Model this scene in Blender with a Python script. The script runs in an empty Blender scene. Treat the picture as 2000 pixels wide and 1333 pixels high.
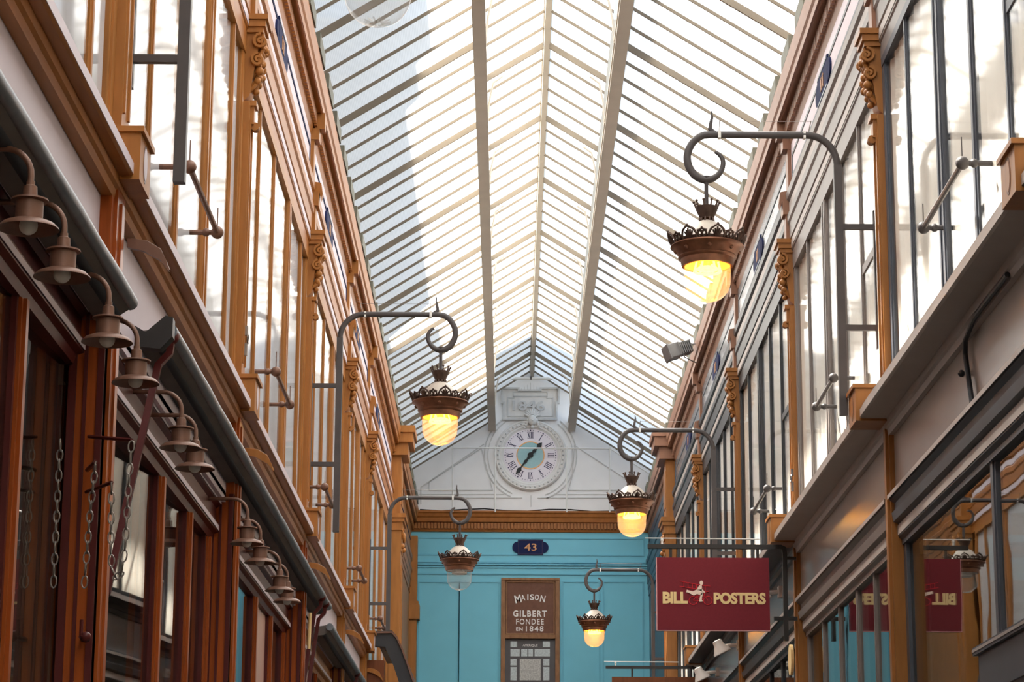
import bpy, bmesh, math, random
from mathutils import Vector, Matrix
random.seed(7)
sc = bpy.context.scene
PI = math.pi
H = 1.6                       # camera height above the passage floor; all z below are relative to it

# ------------------------------------------------------------------ camera
F = 4800.0; CX = 1000.0; CY = 666.5
vy = Vector((992 - CX, -(1800 - CY), -F)).normalized()
rho = math.radians(.3)
z0 = Vector((math.sin(rho), math.cos(rho), 0))
vz = (z0 - vy * z0.dot(vy)).normalized()
vx = vy.cross(vz)
W2C = Matrix((vx, vy, vz)).transposed()         # columns = world axes in camera space
C2W = W2C.transposed()
cam = bpy.data.cameras.new('camera'); cam.sensor_width = 36; cam.lens = F / 2000 * 36
cam.clip_end = 400
co = bpy.data.objects.new('camera', cam); sc.collection.objects.link(co)
m4 = C2W.to_4x4(); m4.translation = Vector((0, 0, H)); co.matrix_world = m4
sc.camera = co
def onY(px, py, Y):
    r = C2W @ Vector(((px - CX) / F, -(py - CY) / F, -1)); t = Y / r.y; return r.x * t, r.z * t
def onX(px, py, X):
    r = C2W @ Vector(((px - CX) / F, -(py - CY) / F, -1)); t = X / r.x; return r.y * t, r.z * t

# ------------------------------------------------------------------ view, sky, sun
sc.view_settings.view_transform = 'Standard'; sc.view_settings.look = 'None'
sc.view_settings.exposure = 0.54; sc.view_settings.gamma = 1.0; sc.view_settings.use_curve_mapping = False
wd = bpy.data.worlds.new('sky'); sc.world = wd; wd.use_nodes = True
bg = wd.node_tree.nodes['Background']; bg.inputs[0].default_value = (.68, .84, 1.04, 1); bg.inputs[1].default_value = .98
sl = bpy.data.lights.new('sun', 'SUN'); sl.energy = 19; sl.angle = math.radians(1.2); sl.color = (1, .93, .82)
so = bpy.data.objects.new('sun', sl); sc.collection.objects.link(so)
SUN = Vector((-.42, .40, .82)).normalized()
so.rotation_euler = SUN.to_track_quat('Z', 'Y').to_euler(); so.location = (0, 10, 30)

# ------------------------------------------------------------------ materials
def lin(c):
    return tuple((v / 255 / 12.92) if v / 255 <= .04045 else ((v / 255 + .055) / 1.055) ** 2.4 for v in c) + (1,)
def mat(name, col, rough=.5, metal=0, var=.12, scale=6, emit=None, es=1, bump=0, stretch=None):
    m = bpy.data.materials.new(name); m.use_nodes = True; nt = m.node_tree; n = nt.nodes; b = n['Principled BSDF']
    b.inputs['Roughness'].default_value = rough; b.inputs['Metallic'].default_value = metal
    if rough > .24 and not metal: b.inputs['Specular IOR Level'].default_value = .22
    c = lin(col)
    if emit: b.inputs['Emission Color'].default_value = lin(emit); b.inputs['Emission Strength'].default_value = es
    if var:
        tc = n.new('ShaderNodeTexCoord'); mp = n.new('ShaderNodeMapping'); nz = n.new('ShaderNodeTexNoise'); mx = n.new('ShaderNodeMix')
        mx.data_type = 'RGBA'
        if stretch: mp.inputs['Scale'].default_value = stretch
        nz.inputs['Scale'].default_value = scale; nz.inputs['Detail'].default_value = 5
        nt.links.new(tc.outputs['Object'], mp.inputs[0]); nt.links.new(mp.outputs[0], nz.inputs['Vector'])
        nt.links.new(nz.outputs['Fac'], mx.inputs['Factor'])
        mx.inputs[6].default_value = tuple(v * (1 - 2 * var) for v in c[:3]) + (1,)
        mx.inputs[7].default_value = tuple(min(1, v * (1 + 2 * var)) for v in c[:3]) + (1,)
        nt.links.new(mx.outputs[2], b.inputs['Base Color'])
        if bump:
            bp = n.new('ShaderNodeBump'); bp.inputs['Strength'].default_value = bump; bp.inputs['Distance'].default_value = .01
            nt.links.new(nz.outputs['Fac'], bp.inputs['Height']); nt.links.new(bp.outputs[0], b.inputs['Normal'])
    else: b.inputs['Base Color'].default_value = c
    return m
def glass(name, tint=(1, 1, 1), ior=1.5, rough=.01, haze=0.0, wav=.0, refl=1.0):
    m = bpy.data.materials.new(name); m.use_nodes = True; nt = m.node_tree; n = nt.nodes; n.remove(n['Principled BSDF'])
    o = n['Material Output']; t = n.new('ShaderNodeBsdfTransparent'); g = n.new('ShaderNodeBsdfGlossy'); mx = n.new('ShaderNodeMixShader')
    t.inputs[0].default_value = tuple(tint) + (1,); g.inputs['Roughness'].default_value = rough
    ge = n.new('ShaderNodeNewGeometry'); dt = n.new('ShaderNodeVectorMath'); dt.operation = 'DOT_PRODUCT'
    nt.links.new(ge.outputs['Normal'], dt.inputs[0]); nt.links.new(ge.outputs['Incoming'], dt.inputs[1])
    def mth(op, a, b):
        q = n.new('ShaderNodeMath'); q.operation = op
        for i, v in enumerate((a, b)):
            if v is None: continue
            if isinstance(v, (int, float)): q.inputs[i].default_value = v
            else: nt.links.new(v, q.inputs[i])
        return q.outputs[0]
    f0 = ((ior - 1) / (ior + 1)) ** 2; f0 = 2 * f0 / (1 + f0)          # two faces of a thin pane
    fr = mth('ADD', mth('MULTIPLY', mth('POWER', mth('SUBTRACT', 1.0, mth('ABSOLUTE', dt.outputs['Value'], None)), 4.2), 1 - f0), f0)
    fr = mth('MULTIPLY', fr, refl)
    nt.links.new(fr, mx.inputs[0]); nt.links.new(g.outputs[0], mx.inputs[2])
    if wav:
        nz = n.new('ShaderNodeTexNoise'); nz.inputs['Scale'].default_value = 1.3; bp = n.new('ShaderNodeBump')
        tc = n.new('ShaderNodeTexCoord'); nt.links.new(tc.outputs['Object'], nz.inputs['Vector'])
        bp.inputs['Strength'].default_value = wav; bp.inputs['Distance'].default_value = .05
        nt.links.new(nz.outputs['Fac'], bp.inputs['Height']); nt.links.new(bp.outputs[0], g.inputs['Normal'])
    src = t
    if haze:
        d = n.new('ShaderNodeBsdfTranslucent'); d2 = n.new('ShaderNodeMixShader'); d2.inputs[0].default_value = haze
        nt.links.new(t.outputs[0], d2.inputs[1]); nt.links.new(d.outputs[0], d2.inputs[2]); src = d2
    nt.links.new(src.outputs[0], mx.inputs[1]); nt.links.new(mx.outputs[0], o.inputs[0])
    return m
def roofglass(name):
    m = bpy.data.materials.new(name); m.use_nodes = True; nt = m.node_tree; n = nt.nodes; n.remove(n['Principled BSDF'])
    o = n['Material Output']; t = n.new('ShaderNodeBsdfTransparent'); tr = n.new('ShaderNodeBsdfTranslucent'); mx = n.new('ShaderNodeMixShader')
    tc = n.new('ShaderNodeTexCoord'); w = n.new('ShaderNodeTexWave'); w.bands_direction = 'X'; w.inputs['Scale'].default_value = 22; w.inputs['Distortion'].default_value = .3
    nz = n.new('ShaderNodeTexNoise'); nz.inputs['Scale'].default_value = 2.2; nz.inputs['Detail'].default_value = 6
    a = n.new('ShaderNodeMath'); a.operation = 'MULTIPLY_ADD'; a.inputs[1].default_value = .12; a.inputs[2].default_value = .74
    b = n.new('ShaderNodeMath'); b.operation = 'MULTIPLY_ADD'; b.inputs[1].default_value = .14
    nt.links.new(tc.outputs['Object'], w.inputs['Vector']); nt.links.new(tc.outputs['Object'], nz.inputs['Vector'])
    nt.links.new(w.outputs['Fac'], a.inputs[0]); nt.links.new(nz.outputs['Fac'], b.inputs[0]); nt.links.new(a.outputs[0], b.inputs[2])
    cb = n.new('ShaderNodeCombineColor')
    for i in range(3): nt.links.new(b.outputs[0], cb.inputs[i])
    nt.links.new(cb.outputs[0], tr.inputs[0])
    mx.inputs[0].default_value = .92
    nt.links.new(t.outputs[0], mx.inputs[1]); nt.links.new(tr.outputs[0], mx.inputs[2]); nt.links.new(mx.outputs[0], o.inputs[0])
    return m
M = {}
M['wood'] = mat('ochre painted wood', (166, 110, 56), .45, var=.16, scale=5, stretch=(3, 3, .6))
M['wood2'] = mat('ochre moulding wood', (162, 102, 50), .42, var=.16, scale=5, stretch=(3, .4, 3))
M['woodd'] = mat('dark brown wood', (112, 64, 38), .35, var=.2, scale=5, stretch=(6, 6, .5))
M['woodo'] = mat('orange varnished wood', (156, 76, 30), .3, var=.2, scale=5, stretch=(8, 8, .4))
M['maroon'] = mat('maroon painted wood', (86, 36, 34), .35, var=.12)
M['mauve'] = mat('pale mauve painted panel', (214, 202, 210), .5, var=.04, scale=2)
M['bronze'] = mat('brown painted metal', (118, 84, 68), .45, metal=.2, var=.15, scale=20)
M['iron'] = mat('grey painted iron', (84, 80, 80), .4, metal=.0, var=.08, scale=12)
M['black'] = mat('black painted iron', (40, 38, 38), .4, metal=.2, var=.08)
M['slate'] = mat('slate blue painted wood', (82, 86, 94), .4, var=.06, scale=4)
M['taupe'] = mat('taupe painted wood', (132, 124, 120), .4, var=.08, scale=4)
M['dark'] = mat('dark slate painted wood', (60, 62, 66), .38, var=.08, scale=4)
M['navy'] = mat('dark blue painted wood', (62, 84, 104), .4, var=.08, scale=4)
M['panel'] = mat('satin taupe panel', (158, 146, 138), .22, var=.06, scale=1.5)
M['paneld'] = mat('satin grey panel', (120, 122, 126), .2, var=.06, scale=1.5)
M['ledge'] = mat('pale grey painted ledge', (176, 166, 160), .45, var=.06)
M['corn'] = mat('brown painted cornice', (146, 108, 88), .42, var=.1, scale=6)
M['pilr'] = mat('orange brown pilaster paint', (154, 102, 54), .36, var=.12, scale=7, stretch=(4, 4, .6))
M['roofbar'] = mat('grey beige painted glazing bar', (130, 120, 106), .5, var=.1, scale=5)
M['purlin'] = mat('grey beige painted purlin', (188, 180, 168), .5, var=.08, scale=3)
M['relief'] = mat('weathered white relief with painted shading', (204, 204, 202), .6, var=.1, scale=14)  # grey stands for settled dirt and for relief shading put into the colour
M['footblock'] = mat('grey green wooden block', (112, 112, 100), .6, var=.1)
M['gable'] = mat('white painted gable boarding', (242, 242, 242), .5, var=.04, scale=3)
M['cream'] = mat('white plaster relief', (226, 224, 220), .55, var=.05, scale=12)
M['blue'] = mat('turquoise blue painted panelling', (122, 200, 222), .4, var=.04, scale=2)
M['blued'] = mat('turquoise moulding', (112, 188, 212), .4, var=.05)
M['curtain'] = mat('white curtain cloth', (232, 232, 236), .8, var=.03, scale=2)
M['curtainr'] = mat('cream curtain cloth', (240, 234, 222), .8, var=.04, scale=2)
M['face'] = mat('clock face enamel', (236, 228, 234), .35, var=.02)
M['numeral'] = mat('dark violet numeral paint', (52, 44, 78), .4, var=0)
M['violet'] = mat('violet numeral ground', (92, 84, 140), .4, var=0)
M['teal'] = mat('pale teal clock centre', (160, 198, 200), .4, var=.05, scale=30)
M['gilt'] = mat('gilded ring', (206, 152, 96), .4, metal=.3, var=.15, scale=40)
M['hand'] = mat('black clock hand', (28, 34, 36), .4, var=0)
M['copper'] = mat('aged copper', (132, 90, 68), .4, metal=.6, var=.35, scale=14)
M['filig'] = mat('dark bronze filigree', (82, 64, 56), .45, metal=.6, var=.3, scale=30)
M['enamel'] = mat('white enamel dome', (196, 186, 174), .35, var=.08, scale=14)
M['bulb'] = mat('frosted bulb', (236, 230, 224), .3, var=0)
M['glow'] = mat('glowing lamp coil', (255, 190, 60), .5, var=0, emit=(255, 178, 48), es=16)
M['reflect'] = mat('gold lamp reflector', (240, 190, 90), .3, metal=.5, var=0, emit=(255, 160, 30), es=.5)
M['coiloff'] = mat('unlit lamp coil', (230, 226, 222), .4, var=0)
M['globe'] = glass('clear ribbed globe glass', (.99, .98, .96), 1.35, .03, haze=.14, refl=.7)
M['globelit'] = glass('glowing globe glass', (1, .96, .86), 1.35, .04, haze=.2, refl=.6)
M['window'] = glass('window glass', (.97, .97, .97), 1.45, .05, wav=.012, refl=.38)
M['shopglass'] = glass('shop window glass', (.93, .95, .94), 1.55, .006, wav=.012, refl=.8)
M['skylight'] = roofglass('reeded wired roof glass')
M['sign'] = mat('burgundy sign board', (124, 38, 48), .6, var=.06, scale=60)
M['signedge'] = mat('pink board edge', (226, 176, 178), .5, var=0)
M['letters'] = mat('pale yellow lettering', (246, 216, 156), .5, var=0)
M['figure'] = mat('cream emblem figure', (248, 224, 206), .5, var=0)
M['red'] = mat('bright red emblem line', (218, 46, 58), .5, var=0)
M['brownboard'] = mat('weathered brown sign board', (118, 82, 66), .6, var=.12, scale=14, bump=.3)
M['oldwood'] = mat('weathered brown frame', (150, 110, 78), .55, var=.25, scale=18, stretch=(1, 1, .4))
M['white'] = mat('white sign paint', (240, 236, 232), .5, var=.05, scale=60)
M['goldtext'] = mat('gilded numbers', (196, 140, 92), .4, metal=.2, var=0)
M['plaque'] = mat('navy enamel plaque', (30, 38, 78), .8, var=.05)
M['zinc'] = mat('blue grey zinc roll', (120, 126, 134), .4, metal=.3, var=.16, scale=14)
M['canvas'] = mat('grey canvas', (104, 98, 94), .75, var=.12, scale=5)
M['canvasd'] = mat('dark grey canvas', (54, 58, 62), .7, var=.12, scale=5)
M['steel'] = mat('steel chain links', (150, 142, 136), .35, metal=.8, var=.1)
M['rod'] = mat('white painted rod', (232, 232, 228), .5, var=.04)
M['flood'] = mat('grey lamp housing', (120, 120, 120), .45, metal=.2, var=.08, scale=20)
M['spotw'] = mat('white spotlight metal', (222, 214, 206), .35, var=.05)
M['cable'] = mat('black cable', (40, 38, 38), .6, var=0)
M['floor'] = mat('grey stone paving', (92, 88, 82), .6, var=.1, scale=3)
M['inner'] = mat('shop interior plaster', (196, 178, 150), .7, var=.12, scale=2)
M['innerd'] = mat('shop interior dark wall', (104, 94, 84), .7, var=.15, scale=2)
M['board'] = mat('dark postcard board', (92, 90, 92), .5, var=.08)
M['card'] = mat('pale postcard', (196, 206, 208), .5, var=.25, scale=40)
M['sheet'] = mat('printed sheet', (190, 190, 186), .5, var=.4, scale=45)
M['beige'] = mat('beige plaster', (206, 196, 180), .7, var=.08)
M['tube'] = mat('lit tube', (255, 240, 214), .5, var=0, emit=(255, 236, 205), es=4)

# ------------------------------------------------------------------ mesh builder
COL = sc.collection
class MB:
    def __init__(s): s.v = []; s.f = []
    def add(s, vs, fs):
        k = len(s.v); s.v += [tuple(v) for v in vs]; s.f += [tuple(i + k for i in f) for f in fs]; return s
    def box(s, x0, x1, y0, y1, z0, z1):
        if x0 > x1: x0, x1 = x1, x0
        if y0 > y1: y0, y1 = y1, y0
        if z0 > z1: z0, z1 = z1, z0
        return s.add([(x0,y0,z0),(x1,y0,z0),(x1,y1,z0),(x0,y1,z0),(x0,y0,z1),(x1,y0,z1),(x1,y1,z1),(x0,y1,z1)],
                     [(0,3,2,1),(4,5,6,7),(0,1,5,4),(1,2,6,5),(2,3,7,6),(3,0,4,7)])
    def prism(s, poly, ax, a, b):                     # poly in the two other axes (cyclic order kept x,y,z minus ax)
        n = len(poly)
        def P(p, t):
            return (t, p[0], p[1]) if ax == 'x' else (p[0], t, p[1]) if ax == 'y' else (p[0], p[1], t)
        vs = [P(p, a) for p in poly] + [P(p, b) for p in poly]
        fs = [(i, (i + 1) % n, n + (i + 1) % n, n + i) for i in range(n)] + [tuple(range(n - 1, -1, -1)), tuple(range(n, 2 * n))]
        return s.add(vs, fs)
    def lathe(s, prof, n=24, cx=0, cy=0, closed=False, cap=True):   # prof (r,z)
        k = len(prof); vs = []
        for i in range(n):
            a = 2 * PI * i / n
            for r, z in prof: vs.append((cx + r * math.cos(a), cy + r * math.sin(a), z))
        fs = []
        for i in range(n):
            j = (i + 1) % n
            for q in range(k - 1): fs.append((i * k + q, j * k + q, j * k + q + 1, i * k + q + 1))
            if closed: fs.append((i * k + k - 1, j * k + k - 1, j * k, i * k))
        if cap and not closed:
            fs.append(tuple(i * k for i in range(n))[::-1]); fs.append(tuple(i * k + k - 1 for i in range(n)))
        return s.add(vs, fs)
    def tube(s, pts, r, n=8, square=False, closed=False):
        pts = [Vector(p) for p in pts]; N = len(pts); rs = r if isinstance(r, (list, tuple)) else [r] * N
        vs = []; up = None
        for i, p in enumerate(pts):
            if closed: d = pts[(i + 1) % N] - pts[i - 1]
            else: d = (pts[min(i + 1, N - 1)] - pts[max(i - 1, 0)])
            d.normalize()
            if up is None:
                up = Vector((0, 1, 0)) if abs(d.y) < .8 else Vector((1, 0, 0))
            u = (up - d * up.dot(d)).normalized(); w = d.cross(u); up = u
            for j in range(n):
                a = 2 * PI * (j + (.5 if square else 0)) / n; q = rs[i] * (math.sqrt(2) if square else 1)
                vs.append(p + (u * math.cos(a) + w * math.sin(a)) * q)
        fs = []
        for i in range(N if closed else N - 1):
            for j in range(n):
                a = i * n + j; b = i * n + (j + 1) % n; c = ((i + 1) % N) * n
                fs.append((a, b, c + (j + 1) % n, c + j))
        if not closed: fs.append(tuple(range(n))[::-1]); fs.append(tuple((N - 1) * n + j for j in range(n)))
        return s.add(vs, fs)
    def ball(s, c, r, n=12, m=8, sz=1):
        vs = []; 
        for i in range(1, m):
            t = PI * i / m
            for j in range(n):
                a = 2 * PI * j / n; vs.append((c[0] + r * math.sin(t) * math.cos(a), c[1] + r * math.sin(t) * math.sin(a), c[2] + r * sz * math.cos(t)))
        vs += [(c[0], c[1], c[2] + r * sz), (c[0], c[1], c[2] - r * sz)]; T = len(vs) - 2
        fs = []
        for i in range(m - 2):
            for j in range(n): fs.append((i * n + j, (i + 1) * n + j, (i + 1) * n + (j + 1) % n, i * n + (j + 1) % n))
        for j in range(n): fs.append((T, j, (j + 1) % n)); fs.append((T + 1, (m - 2) * n + (j + 1) % n, (m - 2) * n + j))
        return s.add(vs, fs)
    def strip(s, pts, w, y0, y1, closed=True):        # flat moulding along a polyline in XZ, facing -Y
        n = len(pts); P = [Vector(p) for p in pts]
        out = []
        for i in range(n):
            a = P[i - 1] if (i > 0 or closed) else P[i]; b = P[(i + 1) % n] if (i < n - 1 or closed) else P[i]
            d1 = (P[i] - a); d2 = (b - P[i])
            if d1.length < 1e-9: d1 = d2
            if d2.length < 1e-9: d2 = d1
            d1.normalize(); d2.normalize(); nn = Vector((-d1.y, d1.x)) + Vector((-d2.y, d2.x)); nn.normalize()
            k = w / 2 / max(.35, nn.dot(Vector((-d1.y, d1.x))))
            out.append((P[i] + nn * k, P[i] - nn * k))
        vs = []
        for o, q in out: vs += [(o.x, y0, o.y), (q.x, y0, q.y), (q.x, y1, q.y), (o.x, y1, o.y)]
        fs = []
        for i in range(n if closed else n - 1):
            a = i * 4; b = ((i + 1) % n) * 4
            for q in range(4): fs.append((a + q, a + (q + 1) % 4, b + (q + 1) % 4, b + q))
        if not closed: fs += [(0, 1, 2, 3), (4*n-1, 4*n-2, 4*n-3, 4*n-4)]
        return s.add(vs, fs)
    def disc(s, cx, cz, r, y0, y1, n=32, r0=0):
        if r0:
            return s.strip([(cx + (r + r0) / 2 * math.cos(2 * PI * i / n), cz + (r + r0) / 2 * math.sin(2 * PI * i / n)) for i in range(n)], r - r0, y0, y1)
        return s.prism([(cx + r * math.cos(2 * PI * i / n), cz + r * math.sin(2 * PI * i / n)) for i in range(n)], 'y', y0, y1)
def origin(o):
    v = Vector((0, 0, 0))
    while o: v += o.location; o = o.parent
    return v
def tag(o, label=None, cat=None, group=None, kind=None):
    if label: o['label'] = label
    if cat: o['category'] = cat
    if group: o['group'] = group
    if kind: o['kind'] = kind
    return o
def obj(name, mb, m, parent=None, smooth=False, local=False, bevel=0):
    me = bpy.data.meshes.new(name); off = Vector((0, 0, 0)) if local else Vector((0, 0, H)) - origin(parent)
    me.from_pydata([Vector(v) + off for v in mb.v], [], mb.f); me.update()
    bm = bmesh.new(); bm.from_mesh(me); bmesh.ops.recalc_face_normals(bm, faces=bm.faces); bm.to_mesh(me); bm.free()
    me.materials.append(M[m] if isinstance(m, str) else m)
    if smooth:
        me.polygons.foreach_set('use_smooth', [True] * len(me.polygons)); me.set_sharp_from_angle(angle=math.radians(38))
    o = bpy.data.objects.new(name, me); COL.objects.link(o)
    if parent: o.parent = parent
    if bevel:
        b = o.modifiers.new('bevel', 'BEVEL'); b.width = bevel; b.segments = 2; b.limit_method = 'ANGLE'
    return o
def fixn(mb_o):
    return mb_o
def empty(name, loc, label=None, cat=None, group=None, kind=None):
    o = bpy.data.objects.new(name, None); COL.objects.link(o); o.empty_display_size = .1
    o.location = (loc[0], loc[1], loc[2] + H); return tag(o, label, cat, group, kind)
def dup(root, loc, label, kids=None):
    r = root.copy(); COL.objects.link(r); r.location = (loc[0], loc[1], loc[2] + H); r['label'] = label
    def rec(a, b):
        for ch in list(a.children):
            c = ch.copy(); COL.objects.link(c); c.parent = b; rec(ch, c)
    rec(root, r); return r
def text(s, w, h, cx, cz, y, depth=.004, bold=0.0, rot=0, font_sp=1.0, dx=0):
    cu = bpy.data.curves.new('t', 'FONT'); cu.body = s; cu.extrude = .0; cu.offset = bold; cu.space_character = font_sp; cu.resolution_u = 3
    ob = bpy.data.objects.new('t', cu); COL.objects.link(ob)
    dg = bpy.context.evaluated_depsgraph_get(); me = bpy.data.meshes.new_from_object(ob.evaluated_get(dg))
    vs = [v.co.copy() for v in me.vertices]; fs = [tuple(p.vertices) for p in me.polygons]
    bpy.data.objects.remove(ob); bpy.data.curves.remove(cu)
    x0 = min(v.x for v in vs); x1 = max(v.x for v in vs); y0 = min(v.y for v in vs); y1 = max(v.y for v in vs)
    sx = w / (x1 - x0) if w else h / (y1 - y0); sy = h / (y1 - y0)
    mb = MB(); c, q = math.cos(rot), math.sin(rot); out = []
    for v in vs:
        a = (v.x - (x0 + x1) / 2) * sx + dx; b = (v.y - (y0 + y1) / 2) * sy
        out.append((cx + a * c - b * q, y, cz + a * q + b * c))
    n = len(out); back = [(p[0], y + depth, p[2]) for p in out]
    ed = {}
    for f in fs:
        for i in range(len(f)):
            e = (f[i], f[(i + 1) % len(f)]); ed[e] = ed.get(e, 0) + 1
    side = [(a, a + n, b + n, b) for (a, b) in ed if (b, a) not in ed]
    return mb.add(out + back, fs + side + [tuple(i + n for i in f)[::-1] for f in fs])

# ------------------------------------------------------------------ facade coordinates
XL, XR = -1.73, 2.42            # wall planes of the upper floor; u = distance out from the wall
def FX(s, u): return XL + u if s < 0 else XR - u
LY = [.3, 5.25, 10.2, 15.1, 20.2, 25.05, 29.0, 35.1]
RY = [.3, 5.3, 10.3, 15.3, 20.4, 25.45, 30.4, 35.3]
GY = 42.5
def ubox(mb, s, u0, u1, y0, y1, z0, z1): return mb.box(FX(s, u0), FX(s, u1), y0, y1, z0, z1)
def uprism(mb, s, prof, y0, y1): return mb.prism([(FX(s, u), z) for u, z in prof], 'y', y0, y1)
SIDE = {-1: 'left', 1: 'right'}

# ---- floor, outer walls (structure)
tag(obj('floor', MB().box(-7, 7.5, -20, GY + 9, -H - .1, -H), 'floor'), kind='structure')
for s in (-1, 1):
    nm = 'wall_' + SIDE[s]
    w = MB()
    ubox(w, s, -.35, -.5, -14, GY, 3.12, 7.0)                       # masonry behind the curtains
    ubox(w, s, 0, -.5, -14, LY[1], 2.6, 6.98); ubox(w, s, 0, -.12, -14, LY[1], -H, 2.6)
    tag(obj(nm, w, 'beige'), kind='structure')
    w = MB()
    ubox(w, s, -2.1, -2.3, LY[1], GY, -H, 3.1); ubox(w, s, -.5, -2.3, LY[1], GY, 3.0, 3.12)
    tag(obj(nm, w, 'inner'), kind='structure')
tag(obj('wall_front', MB().box(-2.4, 3.1, -14.2, -14, -H, 9.6), 'beige'), kind='structure')

# ---- roof -------------------------------------------------------
XC = .375; EZ = 7.74; SL = .63; PU = .70; UPZ = .47
def roofz(x): return EZ + SL * (2.05 - abs(x - XC))
Y0R, Y1R = -14.0, GY + .02
def slope(idx, xa, xb, dz, label):
    za, zb = roofz(xa) + dz, roofz(xb) + dz
    r = empty('ceiling', (xa, 18, za), kind='structure')
    g = MB(); n = 0
    yb = [23.2 + .505 * k for k in range(-74, 39)]
    ys = [Y0R] + [y for y in yb if Y0R < y < Y1R] + [Y1R]
    g.add([(xa, Y0R, za), (xb, Y0R, zb), (xb, Y1R, zb), (xa, Y1R, za)], [(0, 1, 2, 3)])
    obj('glass_pane', g, 'skylight', r)
    for k in range(-74, 39):
        y = 23.2 + .505 * k
        if not Y0R < y < Y1R: continue
        thick = k % 5 == 0; hw = .025 if thick else .0155; dp = .075 if thick else .035
        if y < 16: 
            if k % 2: continue
        b = MB(); b.add([(xa, y - hw, za - .004), (xb, y - hw, zb - .004), (xb, y + hw, zb - .004), (xa, y + hw, za - .004),
               (xa, y - hw * .55, za - dp), (xb, y - hw * .55, zb - dp), (xb, y + hw * .55, zb - dp), (xa, y + hw * .55, za - dp)],
              [(0, 1, 2, 3), (4, 7, 6, 5), (0, 4, 5, 1), (3, 2, 6, 7), (0, 3, 7, 4), (1, 5, 6, 2)])
        obj('rafter' if thick else 'glazing_bar', b, 'roofbar', r)
    return r
slope(0, XC - 2.22, XC - PU, 0, '')
slope(1, XC + 2.22, XC + PU, 0, '')
slope(2, XC - PU + .04, XC, UPZ, '')
slope(3, XC + PU - .04, XC, UPZ, '')
n = 0
for s in (-1, 1):           # purlins carrying the raised lantern
    x = XC + s * PU; z = roofz(x)
    b = MB(); b.box(x - .05, x + .05, Y0R, GY, z - .17, z + .0); b.box(x - .065, x + .065, Y0R, GY, z - .19, z - .165); b.box(x - .062, x + .062, Y0R, GY, z - .03, z + .01)
    t = tag(obj('trim_%d' % (n := n + 1), b, 'purlin'), kind='structure')
    b = MB()
    for k in range(-7, 8):
        y = 23.2 + 2.525 * k
        if y > GY: continue
        xi = x - s * .055
        b.tube([(xi, y, z - .05), (xi - s * .02, y, z + .2), (xi - s * .06, y, z + UPZ - .06), (xi - s * .16, y, z + UPZ + .02)], .014, 6)
        b.box(x - .012, x + .012, y - .012, y + .012, z, z + UPZ)
    t = tag(obj('trim_%d' % (n := n + 1), b, 'purlin', smooth=True), kind='structure')
rz = roofz(XC) + UPZ
b = MB(); b.box(XC - .028, XC + .028, Y0R, GY, rz - .16, rz - .01); b.box(XC - .045, XC + .045, Y0R, GY, rz - .05, rz - .01)
tag(obj('trim_%d' % (n := n + 1), b, 'purlin'), kind='structure')
b = MB()
for k in range(-3, 39):
    y = 23.2 + .505 * k
    if 8 < y < GY and k % 2 == 0: b.tube([(XC - .034, y - .03, rz - .12), (XC - .034, y + .03, rz - .12)], .014, 6)
# brackets between cornice and eave
for s in (-1, 1):
    b = MB()
    ubox(b, s, -.24, -.34, Y0R, GY, 6.9, 7.7)
    tag(obj('trim_%d' % (n := n + 1), b, 'beige'), kind='structure')

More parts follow.
